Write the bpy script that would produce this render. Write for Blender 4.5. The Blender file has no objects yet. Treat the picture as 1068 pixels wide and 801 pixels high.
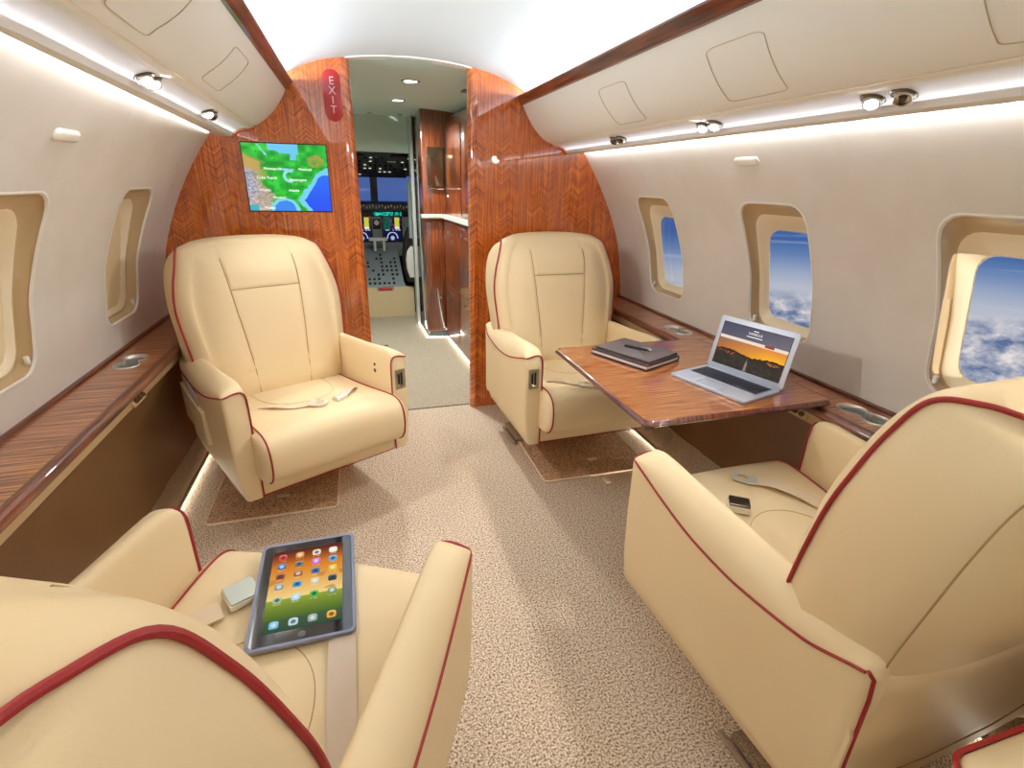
import bpy, bmesh, math, random
from mathutils import Vector, Matrix
random.seed(7)
PI=math.pi; sin=math.sin; cos=math.cos
S=bpy.context.scene; COL=S.collection

# ------------------------------------------------------------------ colour + materials
def lin(c):
    c=c/255.0
    return c/12.92 if c<=0.04045 else ((c+0.055)/1.055)**2.4
def rgb(r,g,b): return (lin(r),lin(g),lin(b),1.0)
MATS={}
def mat(name,col,rough=.5,metal=0.,coat=0.,bump=None,emit=None,estr=0.,spec=.5,var=None,sheen=0.,trans=0.):
    if name in MATS: return MATS[name]
    m=bpy.data.materials.new(name); m.use_nodes=True; nt=m.node_tree; N=nt.nodes; L=nt.links
    b=N['Principled BSDF']; b.inputs['Base Color'].default_value=col
    b.inputs['Roughness'].default_value=rough; b.inputs['Metallic'].default_value=metal
    b.inputs['Coat Weight'].default_value=coat; b.inputs['Coat Roughness'].default_value=.04
    b.inputs['Specular IOR Level'].default_value=spec
    if sheen: b.inputs['Sheen Weight'].default_value=sheen
    if emit: b.inputs['Emission Color'].default_value=emit; b.inputs['Emission Strength'].default_value=estr
    tc=N.new('ShaderNodeTexCoord')
    if bump:
        sc,st=bump
        n=N.new('ShaderNodeTexNoise'); n.inputs['Scale'].default_value=sc; n.inputs['Detail'].default_value=3
        bp=N.new('ShaderNodeBump'); bp.inputs['Strength'].default_value=st; bp.inputs['Distance'].default_value=.002
        L.new(tc.outputs['Object'],n.inputs['Vector']); L.new(n.outputs['Fac'],bp.inputs['Height']); L.new(bp.outputs['Normal'],b.inputs['Normal'])
    if var:
        sc,c2=var
        n=N.new('ShaderNodeTexNoise'); n.inputs['Scale'].default_value=sc; n.inputs['Detail'].default_value=2
        r=N.new('ShaderNodeValToRGB'); r.color_ramp.elements[0].position=.35; r.color_ramp.elements[1].position=.65
        r.color_ramp.elements[0].color=col; r.color_ramp.elements[1].color=c2
        L.new(tc.outputs['Object'],n.inputs['Vector']); L.new(n.outputs['Fac'],r.inputs['Fac']); L.new(r.outputs['Color'],b.inputs['Base Color'])
    MATS[name]=m; return m

def wood(name,dark,mid,light,axis='v',coat=1.0,chev=True,scale=1.0,rough=.3):
    """Figured veneer: fine streaks along the grain, broken by slanting cross figure that mirrors from leaf to leaf."""
    m=bpy.data.materials.new(name); m.use_nodes=True; nt=m.node_tree; N=nt.nodes; L=nt.links
    b=N['Principled BSDF']; b.inputs['Roughness'].default_value=rough
    b.inputs['Coat Weight'].default_value=coat; b.inputs['Coat Roughness'].default_value=.02; b.inputs['Coat IOR'].default_value=1.8
    tc=N.new('ShaderNodeTexCoord'); sp=N.new('ShaderNodeSeparateXYZ'); L.new(tc.outputs['Object'],sp.inputs[0])
    if axis=='v': across,along=sp.outputs['X'],sp.outputs['Z']
    elif axis=='side': across,along=sp.outputs['Y'],sp.outputs['Z']
    elif axis=='y': across,along=sp.outputs['X'],sp.outputs['Y']
    else: across,along=sp.outputs['Y'],sp.outputs['X']
    def M(op,a,b_=None,v=None):
        n=N.new('ShaderNodeMath'); n.operation=op
        if hasattr(a,'is_linked'): L.new(a,n.inputs[0])
        else: n.inputs[0].default_value=a
        if b_ is not None:
            if hasattr(b_,'is_linked'): L.new(b_,n.inputs[1])
            else: n.inputs[1].default_value=b_
        return n.outputs[0]
    pp=N.new('ShaderNodeMath'); pp.operation='PINGPONG'; L.new(across,pp.inputs[0]); pp.inputs[1].default_value=.046/scale
    # slanted figure coordinate
    fig=M('ADD',M('MULTIPLY',along,1.0),M('MULTIPLY',pp.outputs[0],-.85))
    cv=N.new('ShaderNodeCombineXYZ'); L.new(M('MULTIPLY',fig,190*scale),cv.inputs[0]); L.new(M('MULTIPLY',across,5*scale),cv.inputs[1])
    n1=N.new('ShaderNodeTexNoise'); n1.inputs['Scale'].default_value=1; n1.inputs['Detail'].default_value=3; n1.inputs['Distortion'].default_value=.15
    L.new(cv.outputs[0],n1.inputs['Vector'])
    cv2=N.new('ShaderNodeCombineXYZ'); L.new(M('MULTIPLY',across,130*scale),cv2.inputs[0]); L.new(M('MULTIPLY',along,4*scale),cv2.inputs[1])
    n2=N.new('ShaderNodeTexNoise'); n2.inputs['Scale'].default_value=1; n2.inputs['Detail'].default_value=4
    L.new(cv2.outputs[0],n2.inputs['Vector'])
    mix=M('ADD',M('MULTIPLY',n1.outputs['Fac'],.52 if chev else .12),M('MULTIPLY',n2.outputs['Fac'],.48 if chev else .88))
    r=N.new('ShaderNodeValToRGB'); e=r.color_ramp.elements; e[0].position=.38; e[0].color=dark; e[1].position=.64; e[1].color=light
    k=e.new(.50); k.color=mid
    L.new(mix,r.inputs['Fac']); L.new(r.outputs['Color'],b.inputs['Base Color'])
    return m

def carpet(name,c1,c2,c3,sc=230,bumpd=.006):
    m=bpy.data.materials.new(name); m.use_nodes=True; nt=m.node_tree; N=nt.nodes; L=nt.links
    b=N['Principled BSDF']; b.inputs['Roughness'].default_value=.95; b.inputs['Specular IOR Level'].default_value=.1
    tc=N.new('ShaderNodeTexCoord')
    n=N.new('ShaderNodeTexNoise'); n.inputs['Scale'].default_value=sc; n.inputs['Detail'].default_value=2; n.inputs['Roughness'].default_value=.7
    r=N.new('ShaderNodeValToRGB'); e=r.color_ramp.elements; e[0].position=.36; e[0].color=c1; e[1].position=.62; e[1].color=c3
    k=e.new(.48); k.color=c2
    L.new(tc.outputs['Object'],n.inputs['Vector']); L.new(n.outputs['Fac'],r.inputs['Fac']); L.new(r.outputs['Color'],b.inputs['Base Color'])
    bp=N.new('ShaderNodeBump'); bp.inputs['Strength'].default_value=.8; bp.inputs['Distance'].default_value=bumpd
    L.new(n.outputs['Fac'],bp.inputs['Height']); L.new(bp.outputs['Normal'],b.inputs['Normal'])
    return m

def glass(name,tint=(1,1,1,1),k=.93):
    m=bpy.data.materials.new(name); m.use_nodes=True; nt=m.node_tree; N=nt.nodes; L=nt.links
    N.remove(N['Principled BSDF']); o=N['Material Output']
    t=N.new('ShaderNodeBsdfTransparent'); t.inputs[0].default_value=tint
    g=N.new('ShaderNodeBsdfGlossy'); g.inputs['Roughness'].default_value=.03
    fr=N.new('ShaderNodeFresnel'); fr.inputs[0].default_value=1.12
    mx=N.new('ShaderNodeMixShader'); L.new(fr.outputs[0],mx.inputs[0]); L.new(t.outputs[0],mx.inputs[1]); L.new(g.outputs[0],mx.inputs[2]); L.new(mx.outputs[0],o.inputs[0])
    return m

def screenmat(name,strength=1.0,gloss=True):
    m=bpy.data.materials.new(name); m.use_nodes=True; nt=m.node_tree; N=nt.nodes; L=nt.links
    b=N['Principled BSDF']; b.inputs['Base Color'].default_value=(.01,.01,.01,1); b.inputs['Roughness'].default_value=.12 if gloss else .45
    b.inputs['Specular IOR Level'].default_value=.35 if gloss else .02
    a=N.new('ShaderNodeAttribute'); a.attribute_name='px'
    L.new(a.outputs['Color'],b.inputs['Emission Color']); b.inputs['Emission Strength'].default_value=strength
    return m
def emitter(name,col,st): return mat(name,(0.8,.8,.8,1),.5,emit=col,estr=st)

LEATHER=mat('cream_leather',rgb(232,211,172),.5,bump=(260,.12),var=(3,rgb(229,206,166)),spec=.3)
LEATHER_SEAM=mat('stitched_seam',rgb(170,140,98),.7)
PIPE=mat('red_piping',rgb(150,30,32),.55,bump=(500,.3))
BELT=mat('belt_webbing',rgb(212,196,180),.75,bump=(700,.4))
BELT2=mat('belt_webbing_light',rgb(225,205,178),.75,bump=(700,.4))
CHROME=mat('polished_metal',rgb(215,212,205),.14,1.0)
BRUSH=mat('brushed_metal',rgb(190,188,180),.3,1.0)
DARKMETAL=mat('dark_metal',rgb(110,100,88),.3,1.0)
BLACK=mat('black_plastic',rgb(22,22,24),.35)
DGREY=mat('dark_grey_plastic',rgb(74,80,82),.5)
PANELGREY=mat('cockpit_grey',rgb(146,156,158),.5)
CEIL=mat('ceiling_fabric',rgb(224,236,244),.75,bump=(120,.05))
VESTC=mat('vestibule_ceiling',rgb(200,222,214),.6)
VESTW=mat('vestibule_wall',rgb(186,208,198),.6)
SIDEW=mat('sidewall_fabric',rgb(222,218,212),.7,bump=(90,.15),var=(6,rgb(217,212,205)))
BINM=mat('bin_panel_vinyl',rgb(238,239,236),.55,bump=(300,.05))
BINLINE=mat('bin_joint',rgb(236,222,196),.5)
BINDARK=mat('bin_joint_dark',rgb(196,180,152),.6)  # darker tone for the access panel joint lines
CHANNEL=mat('light_channel_paint',rgb(236,240,248),.6,spec=.2)
REVEAL=mat('window_reveal_plastic',rgb(246,233,204),.28,coat=.3)
REVEAL2=mat('window_reveal_shading',rgb(200,176,138),.25,coat=.4)  # browner outer ring: shading of the reveal put into its colour
SHADEM=mat('window_shade_pleats',rgb(240,222,182),.5)
WHITEP=mat('white_plastic',rgb(238,236,230),.35)
DADO=mat('brown_dado_leather',rgb(112,78,46),.33,bump=(160,.12),spec=.5)
TANSTRIP=mat('tan_strip',rgb(205,178,134),.5)
WOODB=wood('bulkhead_veneer',rgb(112,44,6),rgb(192,88,14),rgb(236,136,48))
WOODG=wood('galley_veneer',rgb(66,28,12),rgb(112,50,20),rgb(146,74,32),chev=False)
WOODH=wood('ledge_veneer',rgb(108,56,26),rgb(166,98,52),rgb(204,138,86),axis='x',scale=1.2,chev=False)
WOODT=wood('table_veneer',rgb(104,54,20),rgb(160,94,42),rgb(202,132,70),axis='x',scale=1.5,chev=False)
WOODR=wood('dark_rim_veneer',rgb(66,28,16),rgb(98,46,28),rgb(126,66,42),axis='y',chev=False,coat=.5)
CARPET=carpet('speckled_carpet',rgb(112,88,66),rgb(208,184,160),rgb(248,232,212),sc=170)
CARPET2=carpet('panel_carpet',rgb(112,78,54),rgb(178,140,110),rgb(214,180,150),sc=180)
CARPETV=carpet('vestibule_carpet',rgb(146,132,112),rgb(176,162,142),rgb(200,188,168),sc=200)
CARPETB=carpet('kick_carpet',rgb(110,88,66),rgb(146,122,98),rgb(168,146,120))
BIND=mat('carpet_binding',rgb(226,202,174),.8)
SILVER=mat('laptop_aluminium',rgb(205,214,232),.35,.35)
PAPER=mat('paper_edges',rgb(225,222,232),.7)
NOTE=mat('notebook_leather',rgb(62,50,50),.38,bump=(200,.2))
GLASSM=glass('window_glass')
RED=mat('sign_red',rgb(176,34,40),.35,coat=.4)
SIGNW=mat('sign_white',rgb(240,220,220),.5)

# ------------------------------------------------------------------ mesh building
class MB:
    def __init__(s): s.v=[];s.f=[];s.m=[]
    def add(s,vs,fs,mi=0):
        o=len(s.v); s.v+= [tuple(v) for v in vs]; s.f+=[tuple(i+o for i in f) for f in fs]; s.m+=[mi]*len(fs)
    def loft(s,rings,closed=True,cap=True,mi=0):
        n=len(rings[0]); vs=[p for r in rings for p in r]; fs=[]
        for i in range(len(rings)-1):
            for j in range(n if closed else n-1):
                k=(j+1)%n
                fs.append((i*n+j,i*n+k,(i+1)*n+k,(i+1)*n+j))
        if cap and closed:
            fs.append(tuple(range(n-1,-1,-1))); b=(len(rings)-1)*n; fs.append(tuple(b+j for j in range(n)))
        s.add(vs,fs,mi)
    def tube(s,pts,r,mi=0,seg=8,loop=False,flat=None):
        pts=[Vector(p) for p in pts]; n=len(pts); rings=[]
        up=None
        for i,p in enumerate(pts):
            a=pts[(i-1)%n] if (loop or i>0) else p; b=pts[(i+1)%n] if (loop or i<n-1) else p
            t=(b-a); t=t.normalized() if t.length>1e-9 else Vector((0,0,1))
            if up is None: up=Vector((0,0,1)) if abs(t.z)<.9 else Vector((1,0,0))
            x=t.cross(up); 
            if x.length<1e-5: x=t.cross(Vector((1,.3,.1)))
            x.normalize(); y=x.cross(t).normalized(); up=y
            rr=r[i] if isinstance(r,(list,tuple)) else r
            rings.append([p+x*cos(q)*rr+y*sin(q)*rr for q in [2*PI*k/seg for k in range(seg)]])
        if loop: rings.append(rings[0]); s.loft(rings,True,False,mi)
        else: s.loft(rings,True,True,mi)
    def box(s,lo,hi,mi=0,b=0.0):
        x0,y0,z0=lo;x1,y1,z1=hi
        if b<=0:
            s.add([(x0,y0,z0),(x1,y0,z0),(x1,y1,z0),(x0,y1,z0),(x0,y0,z1),(x1,y0,z1),(x1,y1,z1),(x0,y1,z1)],
             [(0,3,2,1),(4,5,6,7),(0,1,5,4),(1,2,6,5),(2,3,7,6),(3,0,4,7)],mi); return
        def rr(i,z):  # rounded rectangle ring
            return [(x,y,z) for x,y in rrect(x0+i,y0+i,x1-i,y1-i,max(b-i,1e-4),4)]
        s.loft([rr(b*.9,z0),rr(b*.3,z0+b*.3),rr(0,z0+b*.9),rr(0,z1-b*.9),rr(b*.3,z1-b*.3),rr(b*.9,z1)],mi=mi)
    def lathe(s,prof,c=(0,0,0),seg=32,mi=0,M=None):
        rings=[[(r*cos(2*PI*k/seg),r*sin(2*PI*k/seg),z) for k in range(seg)] for r,z in prof]
        if M is not None: rings=[[M@Vector(p) for p in r] for r in rings]
        rings=[[Vector(p)+Vector(c) for p in r] for r in rings]
        s.loft(rings,mi=mi)
    def ribbon(s,pts,w,th,side,mi=0):
        """flat strap along pts, width along `side` vectors"""
        rings=[]
        for i,p in enumerate(pts):
            p=Vector(p); sd=Vector(side[i] if isinstance(side,list) else side).normalized()*w/2
            a=Vector(pts[max(i-1,0)]); b=Vector(pts[min(i+1,len(pts)-1)]); n=(b-a).cross(sd).normalized()*th/2
            rings.append([p-sd-n,p+sd-n,p+sd+n,p-sd+n])
        s.loft(rings,mi=mi)
    def build(s,name,mats,parent=None,smooth=True,mtx=None,sharp=38):
        me=bpy.data.meshes.new(name)
        vs=s.v if mtx is None else [tuple(mtx@Vector(v)) for v in s.v]
        me.from_pydata(vs,[],s.f)
        if not isinstance(mats,(list,tuple)): mats=[mats]
        for m in mats: me.materials.append(m)
        for p,mi in zip(me.polygons,s.m): p.material_index=mi
        bm=bmesh.new(); bm.from_mesh(me)
        bmesh.ops.remove_doubles(bm,verts=bm.verts,dist=1e-5)
        bmesh.ops.recalc_face_normals(bm,faces=bm.faces); 
        if smooth:
            for f in bm.faces: f.smooth=True
            lim=math.radians(sharp)
            for e in bm.edges:
                if len(e.link_faces)==2 and e.calc_face_angle(0)>lim: e.smooth=False
        bm.to_mesh(me); bm.free()
        o=bpy.data.objects.new(name,me); COL.objects.link(o)
        if parent is not None: o.parent=parent
        return o
def rrect(x0,y0,x1,y1,r,n=6):
    out=[]
    for cx,cy,a in ((x1-r,y1-r,0),(x0+r,y1-r,PI/2),(x0+r,y0+r,PI),(x1-r,y0+r,3*PI/2)):
        for k in range(n+1):
            t=a+PI/2*k/n; out.append((cx+r*cos(t),cy+r*sin(t)))
    return out
def crom(pts,n,closed=False):
    """Catmull-Rom resample"""
    P=[Vector(p) for p in pts]; out=[]; m=len(P)
    segs=m if closed else m-1
    for i in range(segs):
        g=lambda k:P[k%m] if closed else P[min(max(k,0),m-1)]
        a,b,c,d=g(i-1),g(i),g(i+1),g(i+2)
        for j in range(n):
            t=j/n
            out.append(.5*((2*b)+(c-a)*t+(2*a-5*b+4*c-d)*t*t+(3*b-a-3*c+d)*t**3))
    if not closed: out.append(P[-1])
    return out
def interp(x,tab):
    if x<=tab[0][0]: return tab[0][1]
    for (a,b),(c,d) in zip(tab,tab[1:]):
        if x<=c: 
            t=(x-a)/(c-a); return b+(d-b)*t
    return tab[-1][1]
def smoothtab(tab,n=200):
    p=crom([(a,b,0) for a,b in tab],12); return [(q.x,q.y) for q in p]
def tag(o,label,cat,group=None,kind=None):
    o['label']=label; o['category']=cat
    if group: o['group']=group
    if kind: o['kind']=kind
    return o
def struct(o): o['kind']='structure'; return o
def empty(name,loc=(0,0,0),rz=0,parent=None):
    o=bpy.data.objects.new(name,None); COL.objects.link(o); o.location=loc; o.rotation_euler=(0,0,rz); o.empty_display_size=.05
    if parent: o.parent=parent
    return o
def copy_tree(o,parent=None):
    c=o.copy(); COL.objects.link(c)
    if parent is not None: c.parent=parent; c.matrix_parent_inverse=o.matrix_parent_inverse.copy()
    for ch in list(o.children): copy_tree(ch,c)
    return c
def text_mesh(s,size,M,mi=0,mb=None,ext=.0004,align='CENTER',sp=1.0):
    cu=bpy.data.curves.new('t','FONT'); cu.body=s; cu.size=size; cu.align_x=align; cu.align_y='CENTER'; cu.extrude=ext; cu.resolution_u=2; cu.space_character=sp
    ob=bpy.data.objects.new('t',cu); COL.objects.link(ob)
    dg=bpy.context.evaluated_depsgraph_get(); me=bpy.data.meshes.new_from_object(ob.evaluated_get(dg))
    mb.add([M@v.co for v in me.vertices],[tuple(p.vertices) for p in me.polygons],mi)
    bpy.data.objects.remove(ob); bpy.data.curves.remove(cu); bpy.data.meshes.remove(me)
def frame(o,x,y,z):
    """matrix with origin o and axes x,y,z"""
    x=Vector(x).normalized();y=Vector(y).normalized();z=Vector(z).normalized()
    return Matrix(((x.x,y.x,z.x,o[0]),(x.y,y.y,z.y,o[1]),(x.z,y.z,z.z,o[2]),(0,0,0,1)))
def pixels(name,nx,ny,w,h,fn,M,material,parent):
    """flat display: a grid whose faces carry what the screen shows"""
    vs=[M@Vector((-w/2+w*i/nx,-h/2+h*j/ny,0)) for j in range(ny+1) for i in range(nx+1)]
    fs=[(j*(nx+1)+i,j*(nx+1)+i+1,(j+1)*(nx+1)+i+1,(j+1)*(nx+1)+i) for j in range(ny) for i in range(nx)]
    me=bpy.data.meshes.new(name); me.from_pydata([tuple(v) for v in vs],[],fs)
    at=me.color_attributes.new('px','FLOAT_COLOR','CORNER')
    k=0
    for j in range(ny):
        for i in range(nx):
            c=fn((i+.5)/nx,(j+.5)/ny); c=(lin(c[0]),lin(c[1]),lin(c[2]),1)
            for q in range(4): at.data[k].color=c; k+=1
    me.materials.append(material)
    o=bpy.data.objects.new(name,me); COL.objects.link(o); o.parent=parent; return o
def hsh(i,j=0,k=0):
    x=sin(i*127.1+j*311.7+k*74.7)*43758.5453; return x-math.floor(x)
def vnoise(x,y):
    i,j=math.floor(x),math.floor(y); u,v=x-i,y-j; u=u*u*(3-2*u); v=v*v*(3-2*v)
    return (hsh(i,j)*(1-u)+hsh(i+1,j)*u)*(1-v)+(hsh(i,j+1)*(1-u)+hsh(i+1,j+1)*u)*v
def mixc(a,b,t): t=max(0,min(1,t)); return tuple(a[i]*(1-t)+b[i]*t for i in range(3))

# ------------------------------------------------------------------ camera
cam=bpy.data.cameras.new('camera'); co=bpy.data.objects.new('camera',cam); COL.objects.link(co); S.camera=co
cam.sensor_width=36; cam.sensor_fit='HORIZONTAL'; cam.lens=36*530/1068; cam.clip_start=.02; cam.clip_end=500
Rc=Matrix(((0.95956224,-0.28070389,0.02111027),(0.08402259,0.35718309,0.93024752),(-0.26866433,-0.89085665,0.36632487)))
co.matrix_world=Matrix.Translation((-.315,0,1.31))@Rc.transposed().to_4x4()

YB=2.866   # bulkhead
Y0=-1.7    # aft end of what is built
# ------------------------------------------------------------------ room shell
PROF=smoothtab([(.60,1.245),(.66,1.25),(.78,1.237),(.91,1.213),(1.01,1.19),(1.174,1.122),(1.345,1.028),(1.49,.925),(1.58,.84)])
def W(z): return interp(z,PROF)
CZ=smoothtab([(0,1.866),(.14,1.861),(.288,1.845),(.429,1.818),(.56,1.762),(.66,1.70),(.76,1.63),(.87,1.55)])
def ceil_z(x): return interp(abs(x),CZ)

def hole_cell(mb,fn,rect,c,hole,rings=4,nang=72,mi=0):
    """surface patch fn(a,b)->xyz over rect with a star-shaped hole: hole(theta)->(a,b)"""
    a0,b0,a1,b1=rect
    cor=[math.atan2(y-c[1],x-c[0])%(2*PI) for x,y in ((a1,b1),(a0,b1),(a0,b0),(a1,b0))]
    angs=sorted([2*PI*k/nang for k in range(nang) if min(abs(2*PI*k/nang-q) for q in cor)>.02]+cor)
    def outer(t):
        dx,dy=cos(t),sin(t); best=1e9
        if dx>1e-9: best=min(best,(a1-c[0])/dx)
        if dx<-1e-9: best=min(best,(a0-c[0])/dx)
        if dy>1e-9: best=min(best,(b1-c[1])/dy)
        if dy<-1e-9: best=min(best,(b0-c[1])/dy)
        return (c[0]+dx*best,c[1]+dy*best)
    R=[]
    for i in range(rings+1):
        k=i/rings; R.append([fn(*(o_*(1-k)+h_*k for o_,h_ in zip(outer(t),hole(t)))) for t in angs])
    mb.loft(R,True,False,mi)
    return angs
def rr_hole(c,hw,hh,r):
    """ray cast rounded rectangle"""
    pts=rrect(c[0]-hw,c[1]-hh,c[0]+hw,c[1]+hh,r,10); n=len(pts)
    def f(t):
        dx,dy=cos(t),sin(t)
        for i in range(n):
            x0,y0=pts[i][0]-c[0],pts[i][1]-c[1]; x1,y1=pts[(i+1)%n][0]-c[0],pts[(i+1)%n][1]-c[1]
            ex,ey=x1-x0,y1-y0; d=dx*ey-dy*ex
            if abs(d)<1e-12: continue
            s=(x0*ey-y0*ex)/d; u=(x0*dy-y0*dx)/d
            if s>0 and -1e-6<=u<=1+1e-6: return (c[0]+dx*s,c[1]+dy*s)
        return (c[0],c[1])
    return f
WIN=[(2.345,2.70,1.95),(1.56,1.95,1.19),(.825,1.19,.44),(.05,.44,-.34)]
ZT=1.56; ZB=.655
wi=0
for side,sn in ((1,'right'),(-1,'left')):
    mb=MB()
    fn=lambda y,z:(side*W(z),y,z)
    for yc,y1,y0 in WIN:
        hl=rr_hole((yc,1.02),.158,.245,.062)
        hole_cell(mb,fn,(y0,ZB,y1,ZT),(yc,1.02),hl,rings=5)
    for ya,yb in ((2.70,YB+.01),(Y0,-.34)):
        zs=[ZB+(ZT-ZB)*k/14 for k in range(15)]
        mb.loft([[fn(y,z) for z in zs] for y in (ya,yb)],False,False)
    struct(mb.build('wall_'+sn,SIDEW,sharp=60))
    for yc,y1,y0 in WIN:
        wi+=1
        mb=MB(); angs=[2*PI*k/80 for k in range(80)]
        def ring(hw,zc,hh,r,dep,plane=None):
            h=rr_hole((yc,zc),hw,hh,r); out=[]
            for t in angs:
                y,z=h(t); x=W(z)+dep
                if plane is not None: x=x*(1-plane)+(1.30-(z-.82)*.23)*plane
                out.append((side*x,y,z))
            return out
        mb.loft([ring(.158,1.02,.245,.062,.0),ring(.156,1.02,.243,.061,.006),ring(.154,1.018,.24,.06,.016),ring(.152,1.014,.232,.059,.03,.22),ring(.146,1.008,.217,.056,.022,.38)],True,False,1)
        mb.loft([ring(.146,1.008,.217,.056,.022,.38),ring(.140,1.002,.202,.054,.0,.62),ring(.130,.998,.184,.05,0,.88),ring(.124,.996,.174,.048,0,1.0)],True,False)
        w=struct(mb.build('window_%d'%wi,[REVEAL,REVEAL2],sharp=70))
        mb=MB(); o1=ring(.162,1.02,.249,.066,-.0015); o2=ring(.157,1.02,.244,.062,-.003); o3=ring(.154,1.02,.241,.060,.004)
        mb.loft([o1,o2,o3],True,False); mb.build('bezel',WHITEP,w)
        mb=MB(); mb.loft([ring(.127,.996,.177,.05,-.002,1.0),ring(.124,.996,.174,.048,-.006,1.0),ring(.121,.996,.171,.046,-.002,1.0)],True,False)
        mb.build('pane_seal',WHITEP,w)
        if side>0:
            mb=MB(); c=[(side*(x+.0),y,z) for x,y,z in ((1.30-(z-.82)*.23,y,z) for y,z in rrect(yc-.126,.996-.176,yc+.126,.996+.176,.05,6))]
            mb.add(c,[tuple(range(len(c)))]); mb.build('pane',GLASSM,w,smooth=False)
        else:
            mb=MB(); zs=[.82-.01+.37*k/14 for k in range(15)]
            mb.loft([[(side*(1.285-(z-.82)*.23+.003*(k%2)),y,z) for k,z in enumerate(zs)] for y in (yc-.128,yc+.128)],False,False)
            mb.build('shade',SHADEM,w)
        mb=MB(); yl=yc+.145
        mb.box((side*1.245-.006,yl-.012,.80),(side*1.245+.006,yl+.0,.826),b=.003); mb.build('shade_latch',WHITEP,w)

# floors
mb=MB(); mb.box((-1.3,Y0,-.03),(1.3,2.915,0)); struct(mb.build('floor',CARPET,smooth=False))
mb=MB(); mb.box((-1.0,2.915,-.03),(1.3,7.2,-.001)); struct(mb.build('floor_vestibule',CARPETV,smooth=False))
mb=MB(); mb.box((-.285,2.908,0),(.285,2.922,.002)); struct(mb.build('trim_1',mat('threshold_gap',rgb(96,86,70),.8),smooth=False))
# ceiling
mb=MB(); xs=[-.87+1.74*k/46 for k in range(47)]
mb.loft([[(x,y,ceil_z(x)) for x in xs] for y in (Y0,YB)],False,False); struct(mb.build('ceiling',CEIL))
mb=MB(); xs=[-.95+1.9*k/30 for k in range(31)]
vz=lambda x:1.858-.09*x*x if abs(x)<.5 else 1.8355-.62*(abs(x)-.5)
mb.loft([[(x,y,vz(x)-.008*(y-YB)) for x in xs] for y in (YB+.02,5.12)],False,False); struct(mb.build('ceiling_vestibule',VESTC))
# arched white trim over the doorway
mb=MB(); mb.loft([[(x,YB-.012,ceil_z(x)+.004),(x,YB-.012,ceil_z(x)-.006),(x,YB+.055,ceil_z(x)-.006),(x,YB+.055,ceil_z(x)+.02)] for x in [-.3+.6*k/14 for k in range(15)]],True,True)
struct(mb.build('trim_2',WHITEP))
# aft end wall behind the camera
mb=MB(); mb.box((-1.3,Y0-.03,0),(1.3,Y0,1.9)); struct(mb.build('wall_back',SIDEW,smooth=False))

# bulkhead halves
def bulk(side,name):
    mb=MB()
    prof=[(side*.300,0.0),(side*.300,1.9)]
    for k in range(13): 
        x=.300+(.56-.300)*k/12; prof.append((side*x,ceil_z(x)+.03))
    prof+= [(side*.80,1.70),(side*.90,1.60),(side*1.03,1.50)]
    for z in [1.4,1.3,1.2,1.1,1.0,.9,.8,.66,.4,.2,0]: prof.append((side*(W(z)+.05 if z>.6 else 1.3),z))
    r0=[(x,YB,z) for x,z in prof]; r1=[(x,YB+.05,z) for x,z in prof]
    mb.loft([r0,r1])
    o=struct(mb.build(name,WOODB,smooth=False))
    # rounded doorway column
    mb=MB(); ring=[]
    rr=[]
    for k in range(17):
        a=PI/2+PI*k/16   # half round toward the doorway
        rr.append((cos(a)*.026,sin(a)*.036))
    pts=[(side*(.309+dx),YB+.025+dy) for dx,dy in rr]+[(side*.33,YB+.025-.030),(side*.33,YB+.025+.030)]
    mb.loft([[(x,y,z) for x,y in pts] for z in (0,.6,1.2,1.838)])
    c=struct(mb.build('trim_%d'%(3 if side<0 else 4),WOODB,sharp=50)); return o
bulk(-1,'wall_front_left'); bulk(1,'wall_front_right')

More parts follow.
